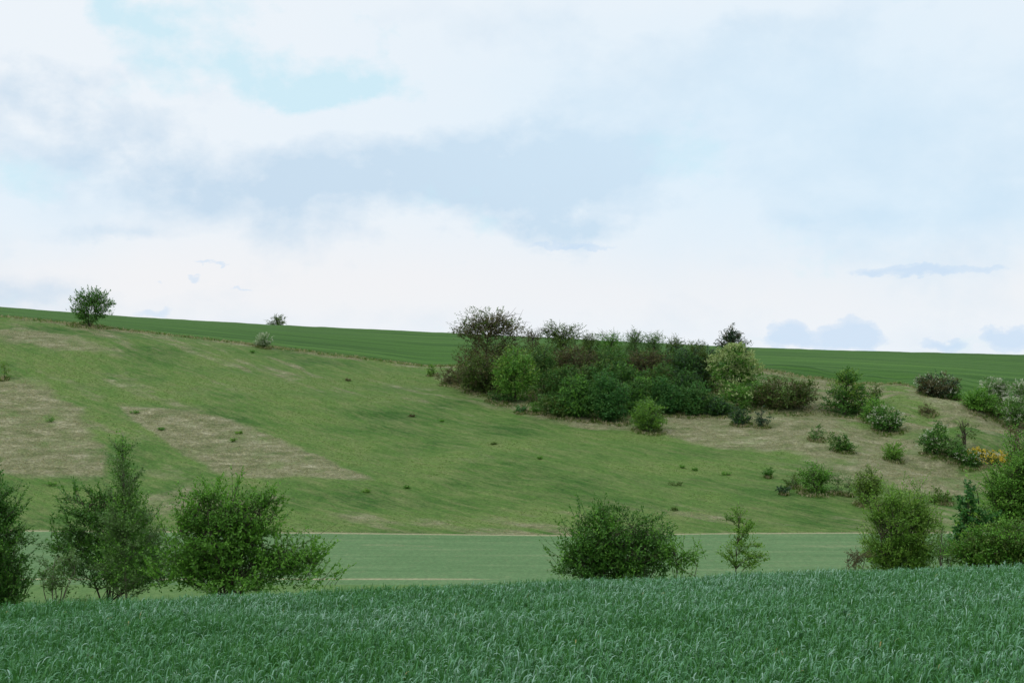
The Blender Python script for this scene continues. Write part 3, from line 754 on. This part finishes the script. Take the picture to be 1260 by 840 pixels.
# the front row
wood('round bright green tree standing out at the left end of the wood', (634, 494), [(634, 444, 24, 20), (634, 468, 30, 22), (620, 458, 16, 18), (650, 460, 16, 18)], 'mid', dens=2.0, mix=('yellowg', .35, None), thr=.40, up=.3)
wood('tree thick with cream-green blossom below the pine', (905, 492), [(904, 440, 24, 16), (886, 452, 17, 14), (921, 456, 18, 16), (902, 430, 14, 7), (904, 466, 24, 12)], 'mid', dens=1.7, thr=.43, up=-.1, ll=.36, core=.5, rough=.4, blossom=('cream', 2.6, None))
wood('light green tree with trailing branches in front of the cream-blossomed tree', (908, 505), [(905, 482, 18, 13), (918, 490, 9, 14), (892, 486, 10, 10)], 'mid', dens=1.9, mix=('cream', .22, None), up=.1)
for base, blobs, lf, mx, tx in [
     ((716, 513), [(708, 474, 18, 15), (722, 486, 18, 20), (698, 490, 16, 14), (715, 500, 26, 12)], 'wood', ('mid', .5, None), 'dark green bush in the front row, left of the tallest fresh green bush'),
     ((752, 518), [(744, 468, 15, 16), (758, 482, 17, 18), (742, 492, 18, 18), (752, 504, 24, 13)], 'blue', ('wood', .6, None), 'tallest fresh green bush in the front row, left of the pale round bush'),
     ((783, 510), [(776, 482, 16, 13), (790, 472, 13, 12), (782, 494, 20, 16)], 'wood', ('mid', .4, None), 'green bush directly behind the pale round bush'),
     ((824, 508), [(812, 474, 14, 12), (826, 486, 17, 14), (816, 494, 20, 14), (838, 496, 11, 10)], 'blue', ('wood', .7, None), 'green bush rising right behind the pale round bush'),
     ((854, 510), [(846, 488, 14, 13), (860, 480, 14, 12), (852, 499, 20, 11)], 'wood', ('blue', .35, None), 'dark green bush in the front row between the pale round bush and the blossom tree'),
     ((882, 511), [(876, 494, 16, 11), (890, 500, 14, 10), (880, 502, 22, 9)], 'wood', ('bluedark', .5, None), 'dark bush at the front foot of the blossom tree'),
     ((688, 512), [(690, 498, 17, 11), (672, 494, 13, 10), (700, 503, 13, 8)], 'olive', ('wood', .6, None), 'low olive bush in the front row above the pale dry grass'),
     ((692, 494), [(684, 466, 18, 16), (700, 458, 15, 12), (690, 482, 24, 14)], 'wood', ('olive', .4, None), 'dark bush behind the low olive bush, below the reddish-brown tree'),
     ((735, 494), [(728, 458, 15, 13), (742, 450, 12, 10), (735, 474, 22, 18)], 'wood', ('olive', .6, None), 'shaded bush behind the tallest fresh green bush'),
     ((772, 492), [(768, 456, 15, 12), (778, 464, 15, 14), (770, 478, 22, 14)], 'wood', ('mid', .3, None), 'dark bush in the second row below the rust-brown tree'),
     ((808, 492), [(802, 462, 14, 11), (816, 455, 12, 10), (810, 474, 22, 16)], 'olive', ('wood', .8, None), 'shaded olive bush in the second row right of the rust-brown tree'),
     ((842, 494), [(836, 466, 14, 12), (850, 470, 15, 13), (842, 480, 22, 14)], 'wood', ('bluedark', .4, None), 'darkest bush in the second row left of the blossom tree')]:
    wood(tx, base, blobs, lf, name='bush', cat='bush', stems=6, dens=2.3, mix=mx, up=.55, thr=.38)
for base, blobs, lf, tx in [
     ((560, 472), [(552, 460, 18, 9), (568, 464, 14, 9)], 'brown', 'low brown scrub at the far left foot of the wood'),
     ((532, 462), [(531, 454, 6, 6)], 'bright', 'tiny bright green shrub at the left tip of the wood'),
     ((592, 482), [(590, 472, 20, 10), (605, 478, 14, 8)], 'olive', 'low olive scrub below the big brownish tree'),
     ((612, 494), [(612, 488, 14, 7), (628, 490, 10, 6)], 'wood', 'low dark shrub in front of the round bright green tree'),
     ((642, 508), [(641, 503, 8, 5)], 'blue', 'tiny bluish shrub on the dry grass below the round bright green tree'),
     ((660, 508), [(660, 500, 10, 7)], 'mid', 'small green shrub right of the tiny bluish shrub')]:
    wood(tx, base, blobs, lf, name='shrub', cat='shrub', stems=5, limbs=6, dens=1.8, up=.8, thr=.36, twigs=120)
plant('bush', 'pale fresh green ball-shaped bush standing before the dark wood', 'bush', (798, 531), [(798, 511, 20, 19), (788, 516, 12, 12), (808, 516, 12, 12), (798, 498, 11, 8)],
      'bright', group=HG, stems=8, limbs=16, dens=1.9, up=.75, thr=.36, ll=.24, twigs=150, mix=('gray', .35, None))
plant('bush', 'wide dark olive-brown bush right of the blossom tree', 'bush', (968, 503), [(966, 482, 34, 19), (945, 486, 18, 14), (990, 484, 18, 15)], 'olive', group=HG, stems=8, limbs=18, dens=2.0,
      up=.8, thr=.35, twigs=500, mix=('brown', .7, None))
plant('bush', 'small green-brown bush tucked between the blossom tree and the wide olive-brown bush', 'bush', (932, 500), [(932, 482, 12, 16)], 'olive', group=HG, stems=5, dens=2.0, up=.8, mix=('mid', .5, None))
plant('shrub', 'small dark conifer-like shrub on the dry grass below the blossom tree', 'shrub', (912, 523), [(912, 511, 12, 11), (906, 516, 9, 7)], 'bluedark', group=HG, stems=4, dens=2.1, up=.6, mix=('deep', .5, None))
plant('shrub', 'small ragged dark shrub with bare twigs on top, right of the conifer-like shrub', 'shrub', (938, 526), [(938, 516, 10, 10), (938, 503, 4, 8)], 'bluedark', group=HG, stems=5, dens=1.3, twigs=160, up=.9)

plant('tree', 'tiered green tree on the right slope left of the white-flecked bush', 'tree', (1040, 510),
      [(1044, 462, 15, 10), (1040, 478, 24, 12), (1026, 492, 20, 12), (1056, 490, 20, 14), (1042, 500, 30, 9)], 'deep', limbs=16, dens=2.0, up=.4, group=HG, mix=('yellowg', .45, [0, 1, 3]), thr=.40)
plant('bush', 'narrow dark bush behind the tiered green tree', 'bush', (1076, 498), [(1076, 480, 7, 11), (1072, 488, 8, 8)], 'olive', stems=4, dens=1.6, group=HG)
plant('bush', 'fresh green bush leaning against the right side of the tiered green tree', 'bush', (1076, 520), [(1076, 500, 14, 12), (1068, 508, 12, 10)], 'mid', stems=5, dens=1.9, group=HG, mix=('bright', .2, None))
plant('bush', 'dark rounded bush flecked white with blossom below the tiered green tree', 'bush', (1093, 531), [(1092, 514, 20, 14), (1102, 519, 12, 10), (1080, 517, 12, 10)], 'deep', stems=6, dens=2.2, group=HG,
      blossom=('white', .30, None))
plant('bush', 'dark purplish-brown bush at the top of the right slope before the green field', 'bush', (1153, 488), [(1153, 472, 24, 14), (1138, 474, 14, 11), (1170, 476, 12, 10)], 'brown', stems=8, dens=1.9, group=HG,
      twigs=500, mix=('bluedark', .7, None), blossom=('white', .20, None))
plant('shrub', 'low green shrub at the right foot of the purplish-brown bush', 'shrub', (1170, 492), [(1170, 483, 12, 8), (1180, 487, 9, 6)], 'mid', stems=4, dens=1.8, group=HG)
plant('bush', 'bright green bush between the purplish-brown bush and the white blossoming one', 'bush', (1205, 506), [(1202, 486, 16, 12), (1210, 494, 18, 11), (1196, 495, 12, 10)], 'mid', stems=6, dens=2.0, group=HG, mix=('bright', .4, None))
plant('bush', 'bush topped with white blossom on the right skyline field edge', 'bush', (1226, 496), [(1222, 474, 16, 10), (1230, 482, 14, 12)], 'gray', stems=6, dens=1.9, group=HG, blossom=('white', 1.0, None))
plant('bush', 'white blossoming bush at the right edge above the green bushes', 'bush', (1256, 500), [(1256, 478, 12, 9), (1264, 488, 16, 14)], 'gray', stems=6, dens=1.8, group=HG, blossom=('white', 1.0, None))
plant('bush', 'green bush below the white blossoming one on the right slope', 'bush', (1228, 514), [(1226, 500, 16, 11)], 'mid', stems=5, dens=2.0, group=HG, mix=('olive', .3, None))
plant('bush', 'big pale-flecked green bush at the right edge above the dry band', 'bush', (1250, 526), [(1246, 502, 16, 14), (1256, 512, 16, 14)], 'gray', stems=6, dens=2.0, group=HG, mix=('mid', .5, None), blossom=('white', .5, None))
plant('bush', 'dark green bush with pale sprays in the middle of the right slope', 'bush', (1150, 558), [(1148, 540, 17, 14), (1158, 531, 10, 12), (1140, 545, 12, 10)], 'deep', stems=6, dens=2.1, group=HG, blossom=('white', .12, None))
plant('bush', 'grey-green bush low beside the bare forked tree', 'bush', (1170, 562), [(1170, 548, 13, 11), (1178, 554, 10, 8)], 'gray', stems=5, dens=1.9, group=HG, mix=('deep', .6, None))
plant('tree', 'nearly bare small tree with forked dark trunks on the right slope', 'tree', (1187, 556), [(1185, 522, 9, 7), (1193, 534, 9, 10), (1182, 538, 7, 10)], 'olive', stems=3, limbs=12, dens=.6, group=HG, twigs=90, trunk_r=.22)
plant('bush', 'dark bush with white starry blossom under the bare forked tree', 'bush', (1192, 573), [(1190, 562, 16, 10), (1198, 566, 10, 7)], 'deep', stems=5, dens=2.1, group=HG, blossom=('white', .35, None))
plant('bush', 'small vivid green ball-shaped bush alone on the right slope', 'bush', (1099, 566), [(1099, 553, 12, 10), (1093, 556, 8, 7), (1105, 556, 8, 7)], 'bright', stems=5, dens=2.2, group=HG, ll=.24)
plant('shrub', 'long low dark shrub lying down the slope left of the vivid green bush', 'shrub', (1038, 556), [(1024, 538, 8, 8), (1034, 546, 12, 8), (1046, 552, 9, 6)], 'deep', stems=6, dens=1.9, group=HG, mix=('olive', .4, None))
plant('shrub', 'small grey-green shrub on the dry slope above the long low one', 'shrub', (1004, 541), [(1004, 531, 11, 9)], 'gray', stems=5, dens=1.1, group=HG, twigs=90)
plant('shrub', 'small sparse brown shrub on the green patch under the purplish bush', 'shrub', (1142, 510), [(1142, 503, 11, 8)], 'brown', stems=6, dens=.9, group=HG, twigs=150)
plant('bush', 'round multi-stemmed green bush at the foot of the right slope', 'bush', (1003, 607), [(1003, 582, 21, 16), (992, 588, 12, 12), (1014, 586, 12, 13)], 'mid', stems=9, limbs=16, dens=1.8, group=HG, ll=.24, twigs=200, up=.7)
plant('sapling', 'thin sapling just right of the round multi-stemmed bush', 'sapling', (1031, 608), [(1030, 592, 7, 11)], 'gray', limbs=6, dens=1.2, group=HG, twigs=50, ll=.22)
plant('sapling', 'leaning thin sapling nearest the upright olive bush', 'sapling', (1044, 610), [(1045, 597, 6, 9)], 'gray', limbs=6, dens=1.1, group=HG, twigs=50, ll=.22)
plant('bush', 'upright olive bush of fine twigs above the pale feathery bush', 'bush', (1068, 622), [(1068, 592, 17, 17), (1062, 604, 13, 12), (1076, 600, 12, 13)], 'yellowg', stems=9, limbs=16, dens=1.7, group=HG, twigs=420, up=1.0, mix=('olive', .7, None), ll=.22)
plant('shrub', 'small dark shrub just left of the round multi-stemmed bush', 'shrub', (976, 600), [(975, 590, 9, 9)], 'olive', stems=4, dens=1.3, group=HG, twigs=60)
plant('shrub', 'tiny dark upright shrub on the grass below and left of the multi-stemmed bush', 'shrub', (964, 608), [(964, 603, 5, 4.5)], 'bluedark', stems=4, limbs=4, dens=1.8, group=HG, mix=('deep', .5, None))
plant('shrub', 'tiny green upright shrub higher up, left of the small dark shrub', 'shrub', (945, 588), [(945, 582, 4, 6)], 'deep', stems=3, limbs=4, dens=1.4, group=HG)
plant('bush', 'low dark bush at the end of the dry band above the right-hand trees', 'bush', (1158, 619), [(1158, 611, 13, 9)], 'olive', stems=5, dens=1.9, group=HG, mix=('mid', .5, None))
plant('bush', 'low bush of yellow blossom on the right slope', 'bush', (1222, 572), [(1216, 560, 24, 5.5), (1232, 566, 14, 5), (1202, 556, 12, 4.5)], 'olive', stems=7, dens=1.0, group=HG, blossom=('gold', 3.2, None), thr=.38)
plant('tree', 'brownish half-bare tree rising behind the tall tree at the right edge', 'tree', (1250, 590), [(1248, 545, 13, 16), (1256, 530, 10, 14), (1262, 552, 14, 18)], 'brown', stems=5, limbs=18, dens=.9, group=HG, twigs=300, mix=('mid', .3, None))

# small dark plants on the open grass
TG = 'small tufts of weeds on the pasture'
for base, w, h, lf, tx in [
     ((893, 585), 7, 4, 'mid', 'dark weed clump on the grass left of the tiny green upright shrub'),
     ((838, 576), 4, 4, 'mid', 'small dark weed clump uphill of the wide twiggy clump'),
     ((855, 579), 3.5, 3, 'mid', 'tiny dark weed clump left of the dark clump beside the tiny upright shrub'),
     ((832, 597), 11, 5, 'olive', 'wide twiggy brown-green clump on the open pasture right of centre'),
     ((829, 628), 5, 3, 'olive', 'faint dark clump low on the pasture above the two-lobed bush'),
     ((449, 606), 7, 3.5, 'bright', 'bright green weed clump low on the pasture at the tip of the bleached triangle'),
     ((500, 601), 4, 2.4, 'mid', 'small green weed clump right of the bright one below the bleached triangle'),
     ((61, 519), 8, 6, 'mid', 'green weed clump in the bleached patch at the left edge'),
     ((285, 543), 9, 3.5, 'bright', 'bright green weed clump, lower of two in the bleached triangle'),
     ((293, 534), 6, 3, 'bright', 'bright green weed clump, upper of two in the bleached triangle'),
     ((165, 509), 8, 3.5, 'mid', 'green weed clump at the upper left tip of the bleached triangle'),
     ((198, 529), 5, 4, 'mid', 'greyish green weed clump on the upper edge line of the bleached triangle'),
     ((60, 597), 12, 4, 'mid', 'wide flat green clump just below the bleached patch at the left edge'),
     ((543, 519), 3.5, 3, 'mid', 'tiny dark weed clump on the middle of the pasture left of the wood'),
     ((506, 513), 5, 3, 'brown', 'small brown weed clump on the middle of the pasture'),
     ((428, 469), 4, 4, 'brown', 'small reddish-brown weed clump high on the pasture'),
     ((607, 547), 4, 2.5, 'olive', 'small olive clump on the grass below the wood, left'),
     ((664, 565), 3, 2.2, 'mid', 'small dark clump on the grass below the pale dry band'),
     ((310, 434), 3.5, 2.5, 'mid', 'small dark clump just below the little white-blossomed bush')]:
    plant('weed_clump', tx, 'weeds', base, [(base[0], base[1] - h * .4, w * .65, h * .45), (base[0] + w * .4, base[1] - h * .3, w * .4, h * .4)], lf, group=TG, stems=4, limbs=3, dens=.55, up=.8, thr=.36, ll=.15, tl=.35, br=14)

# ------------------------------------------------------------------ longer unmown grass round the bushes and along the field edge (stuff)
def rough_grass(name, label, leaf, per, seed):
    g = np.random.default_rng(seed)
    xs, ys = [], []
    for (x, y, r) in FEET:
        m = int(per * (1 + r))
        a = g.random(m) * 2 * math.pi; q = r * (.5 + .6 * g.random(m) ** .8)
        xs.append(x + np.cos(a) * q); ys.append(y + np.sin(a) * q - .3)
    m = per * 60
    u = (g.random(m) * 2 - 1) * .5; y = YB(u) - np.abs(g.normal(size=m)) * 1.2; xs.append(u * y); ys.append(y)
    x = np.concatenate(xs); y = np.concatenate(ys); n = len(x)
    z = H(x, y); h = .22 + .45 * g.random(n) ** 1.5; k = 4
    az = g.random((n, k)) * 2 * math.pi; lean = .15 + .5 * g.random((n, k)); hx = h[:, None] * (.7 + .5 * g.random((n, k)))
    C = np.stack([x, y, z - .03], 1)[:, None] + np.concatenate([g.normal(size=(n, k, 2)) * .12, np.zeros((n, k, 1))], 2)
    tip = C + np.stack([np.cos(az) * lean * hx, np.sin(az) * lean * hx, hx], 2)
    mid = C * .5 + tip * .5 + np.array([0, 0, .08]) * hx[..., None]
    side = np.stack([-np.sin(az), np.cos(az), 0 * az], 2) * (.03 + .03 * g.random((n, k)))[..., None]
    V = np.stack([C - side * .6, mid - side, tip, mid + side], 2).reshape(-1, 3)
    o = link_mesh(name, V, np.arange(len(V)).reshape(-1, 4), LM[leaf], tint=np.repeat(np.clip(.5 + g.normal(size=n) * .22, 0, 1), 4 * k))
    o['kind'] = 'stuff'; o['label'] = label; o['category'] = 'grass'
rough_grass('long_grass', 'longer green grass growing round the feet of the bushes', 'turf', 34, 71)
rough_grass('dead_stalks', 'pale dead grass stalks round the bushes and along the field edge', 'straw', 30, 72)

# ------------------------------------------------------------------ sky
def build_world():
    w = bpy.data.worlds.new('World'); scene.world = w; w.use_nodes = True
    nt = w.node_tree; nt.nodes.clear()
    out = N(nt, 'ShaderNodeOutputWorld'); bg = N(nt, 'ShaderNodeBackground'); bg.inputs['Strength'].default_value = .1
    sky = N(nt, 'ShaderNodeTexSky'); sky.sky_type = 'NISHITA'; sky.sun_disc = False
    sky.sun_elevation = SUN_EL; sky.sun_rotation = SUN_ROT
    tc = N(nt, 'ShaderNodeTexCoord'); v = tc.outputs['Generated']
    sep = N(nt, 'ShaderNodeSeparateXYZ'); nt.links.new(v, sep.inputs[0])
    az = math_(nt, 'ARCTAN2', sep.outputs[0], sep.outputs[1])
    el = math_(nt, 'ARCSINE', sep.outputs[2])
    comb = N(nt, 'ShaderNodeCombineXYZ'); nt.links.new(az, comb.inputs[0]); nt.links.new(math_(nt, 'MULTIPLY', el, 1.4), comb.inputs[1])
    q = comb.outputs[0]
    def fb(scale, detail=6, rough=.58, off=0):
        m = N(nt, 'ShaderNodeMapping'); m.inputs['Location'].default_value = (off, off * .7, off * .3); nt.links.new(q, m.inputs['Vector'])
        return noise(nt, m.outputs[0], scale, detail, rough)
    n1, n2, n3 = fb(9, 8, .6, 1.3), fb(9, 8, .6, 7.7), fb(22, 7, .62, 3.1)
    azw = math_(nt, 'ADD', az, math_(nt, 'MULTIPLY', math_(nt, 'SUBTRACT', n1, .5), .16))
    elw = math_(nt, 'ADD', el, math_(nt, 'MULTIPLY', math_(nt, 'SUBTRACT', n2, .5), .085))
    azs = math_(nt, 'ADD', az, math_(nt, 'MULTIPLY', math_(nt, 'SUBTRACT', fb(60, 5, .6, 4.4), .5), .022))
    els = math_(nt, 'ADD', el, math_(nt, 'MULTIPLY', math_(nt, 'SUBTRACT', fb(60, 5, .6, 9.9), .5), .018))
    def blob(px, py, rx, ry, amp=1.0, warp=True, p=1.0):
        d = ray(px, py); L = math.sqrt(d[0] ** 2 + d[1] ** 2 + d[2] ** 2)
        a0 = math.atan2(d[0], d[1]); e0 = math.asin(d[2] / L)
        A, E = (azw, elw) if warp else (az, el) if warp is None else (azs, els)
        dx = math_(nt, 'MULTIPLY', math_(nt, 'SUBTRACT', A, a0), FPX / rx)
        dy = math_(nt, 'MULTIPLY', math_(nt, 'SUBTRACT', E, e0), FPX / ry)
        r2 = math_(nt, 'ADD', math_(nt, 'MULTIPLY', dx, dx), math_(nt, 'MULTIPLY', dy, dy))
        return math_(nt, 'MULTIPLY', math_(nt, 'POWER', math.e, math_(nt, 'MULTIPLY', r2, -p)), amp)
    def total(bs):
        s = None
        for b_ in bs: s = b_ if s is None else math_(nt, 'ADD', s, b_)
        return s
    # where the cloud cover is shaded (blue grey bellies)
    shade = total([blob(70, 140, 150, 70, .9), blob(430, 235, 230, 55, .75), blob(600, 225, 150, 62, .85), blob(660, 272, 75, 30, 1.1), blob(700, 180, 130, 50, .5), blob(300, 225, 140, 45, .5),
                   blob(1020, 190, 300, 90, .55), blob(1180, 270, 140, 50, .5), blob(115, 290, 90, 11, .7), blob(40, 365, 60, 20, .5), blob(1050, 272, 100, 12, .5),
                   blob(900, 60, 300, 50, .40), blob(150, 200, 130, 30, .4)])
    def dens(dy):
        m = N(nt, 'ShaderNodeMapping'); m.inputs['Location'].default_value = (12.3 - dy * .35, 7.1 + dy, 3.3); nt.links.new(q, m.inputs['Vector'])
        nz = N(nt, 'ShaderNodeTexNoise', i_Scale=8.0, i_Detail=9, i_Roughness=.56, i_Distortion=.1); nt.links.new(m.outputs[0], nz.inputs['Vector'])
        return nz.outputs['Fac']
    d0, d1, d2 = dens(0), dens(.024), dens(.075)
    emb = math_(nt, 'ADD', math_(nt, 'MULTIPLY', math_(nt, 'SUBTRACT', d1, d0), 3.6), math_(nt, 'MULTIPLY', math_(nt, 'SUBTRACT', d2, d0), 1.5))
    bil = math_(nt, 'ADD', math_(nt, 'MULTIPLY', math_(nt, 'SUBTRACT', d0, .5), 1.5), emb)
    sh = math_(nt, 'MULTIPLY', shade, math_(nt, 'ADD', .76, math_(nt, 'MULTIPLY', bil, 1.0)))
    sh = math_(nt, 'ADD', sh, math_(nt, 'MULTIPLY', bil, .24))
    # bright heads and the bright band low down
    lit = total([blob(70, 60, 130, 50, .7), blob(560, 110, 120, 40, .55), blob(420, 150, 220, 25, .55), blob(840, 10, 120, 20, .6), blob(600, 330, 500, 40, .35), blob(860, 270, 130, 40, .6), blob(1240, 225, 60, 12, .6)])
    sh = math_(nt, 'SUBTRACT', sh, math_(nt, 'MULTIPLY', lit, .55), clamp=True)
    band = blob(630, 350, 1600, 60, 1.0, None)
    white = mixc(nt, band, (8.5, 9.05, 9.6), (9.0, 8.98, 9.15))
    cloud = mixc(nt, ramp(nt, sh, [(.0, (0, 0, 0)), (.45, (.52, .52, .52)), (1.0, (1, 1, 1))]), white, (5.75, 7.15, 8.55))
    veil = total([blob(1000, 150, 520, 170, .85), blob(1180, 280, 250, 60, .4), blob(30, 250, 140, 60, .5)])
    cloud = mixc(nt, math_(nt, 'MULTIPLY', veil, .8, clamp=True), cloud, (6.7, 8.45, 9.8))
    # small far cloudlets, bluer
    cl = [(1125, 333, 56, 7, 1.0), (1150, 329, 26, 6, .7), (1068, 338, 16, 5, .8), (1215, 331, 26, 5, .6),
          (1022, 412, 12, 12, .9), (1046, 405, 18, 15, 1.1), (1068, 411, 15, 14, 1.0), (1050, 422, 38, 10, .9), (958, 410, 12, 11, .8), (976, 408, 15, 13, 1.0), (992, 416, 12, 9, .7), (970, 421, 32, 8, .7),
          (1150, 426, 18, 7, .8), (1174, 425, 16, 6, .8), (1224, 412, 10, 8, .9), (1240, 419, 22, 12, 1.0), (1258, 412, 14, 12, .8),
          (235, 342, 12, 4, .7), (252, 326, 16, 2.5, .6), (276, 327, 8, 2.5, .6), (300, 356, 18, 3, .6), (195, 348, 8, 2.5, .5), (690, 302, 60, 5, .7), (190, 384, 26, 6, .6), (720, 305, 30, 3, .5)]
    small = total([blob(a_, b_, c_, d_, e_, False) for a_, b_, c_, d_, e_ in cl])
    # clear sky between the clouds
    gap = total([blob(300, 88, 105, 34, 1.25), blob(400, 112, 60, 16, .8), blob(175, 12, 50, 24, 1.0), blob(430, 95, 50, 24, .6), blob(30, 215, 80, 45, .5), blob(800, 190, 90, 30, .35), blob(250, 20, 60, 24, .5)])
    gn = math_(nt, 'ADD', math_(nt, 'MULTIPLY', math_(nt, 'SUBTRACT', n3, .5), 1.6), math_(nt, 'MULTIPLY', math_(nt, 'SUBTRACT', d0, .5), -1.8))
    gp = ramp(nt, math_(nt, 'ADD', gap, gn), [(.30, (0, 0, 0)), (1.0, (1, 1, 1))])
    clear = mixc(nt, .80, sky.outputs[0], (6.5, 9.4, 10.4))
    c = mixc(nt, math_(nt, 'MULTIPLY', gp, .74), cloud, clear)
    c = mixc(nt, ramp(nt, math_(nt, 'ADD', small, math_(nt, 'MULTIPLY', math_(nt, 'SUBTRACT', n3, .5), .6)), [(.28, (0, 0, 0)), (.50, (.42, .42, .42)), (1.0, (.70, .70, .70))]), c, (5.7, 7.3, 9.2))
    # an overcast sky grows brighter towards the zenith
    zen = N(nt, 'ShaderNodeMapRange', interpolation_type='SMOOTHSTEP'); nt.links.new(el, zen.inputs[0])
    zen.inputs[1].default_value = .32; zen.inputs[2].default_value = 1.25; zen.inputs[3].default_value = 1.0; zen.inputs[4].default_value = 1.9
    vm = N(nt, 'ShaderNodeVectorMath', operation='SCALE'); nt.links.new(c, vm.inputs[0]); nt.links.new(zen.outputs[0], vm.inputs['Scale']); c = vm.outputs[0]
    nt.links.new(c, bg.inputs['Color']); nt.links.new(bg.outputs[0], out.inputs['Surface'])
SUN_EL, SUN_AZ = R(50), R(-55)          # azimuth from +Y (view direction), negative = left... the sun stands behind-left
SUN_AZ = R(-125)
SUN_ROT = SUN_AZ
build_world()
ld = bpy.data.lights.new('sun', 'SUN'); ld.energy = 1.5; ld.angle = R(10); ld.color = (1, .96, .90)
lo = bpy.data.objects.new('sun', ld); COL.objects.link(lo)
lo.location = (-60, -40, 90)
sx, sy, sz = math.sin(SUN_AZ) * math.cos(SUN_EL), math.cos(SUN_AZ) * math.cos(SUN_EL), math.sin(SUN_EL)
from mathutils import Vector
lo.rotation_euler = Vector((sx, sy, sz)).to_track_quat('Z', 'Y').to_euler()

# ------------------------------------------------------------------ camera and output
cd = bpy.data.cameras.new('camera'); cam = bpy.data.objects.new('camera', cd); COL.objects.link(cam)
cd.sensor_width = 36; cd.lens = 36 * FPX / 1260; cd.clip_end = 6000; cd.clip_start = .1
cam.location = (0, 0, CAMZ); cam.rotation_euler = (math.pi / 2 + PITCH, 0, 0)
scene.camera = cam
scene.view_settings.view_transform = 'Standard'; scene.view_settings.look = 'None'
scene.view_settings.exposure = 0.0; scene.view_settings.gamma = 1.0
scene.render.engine = 'CYCLES'
scene.cycles.max_bounces = 6; scene.cycles.diffuse_bounces = 3; scene.cycles.transmission_bounces = 4; scene.cycles.glossy_bounces = 2
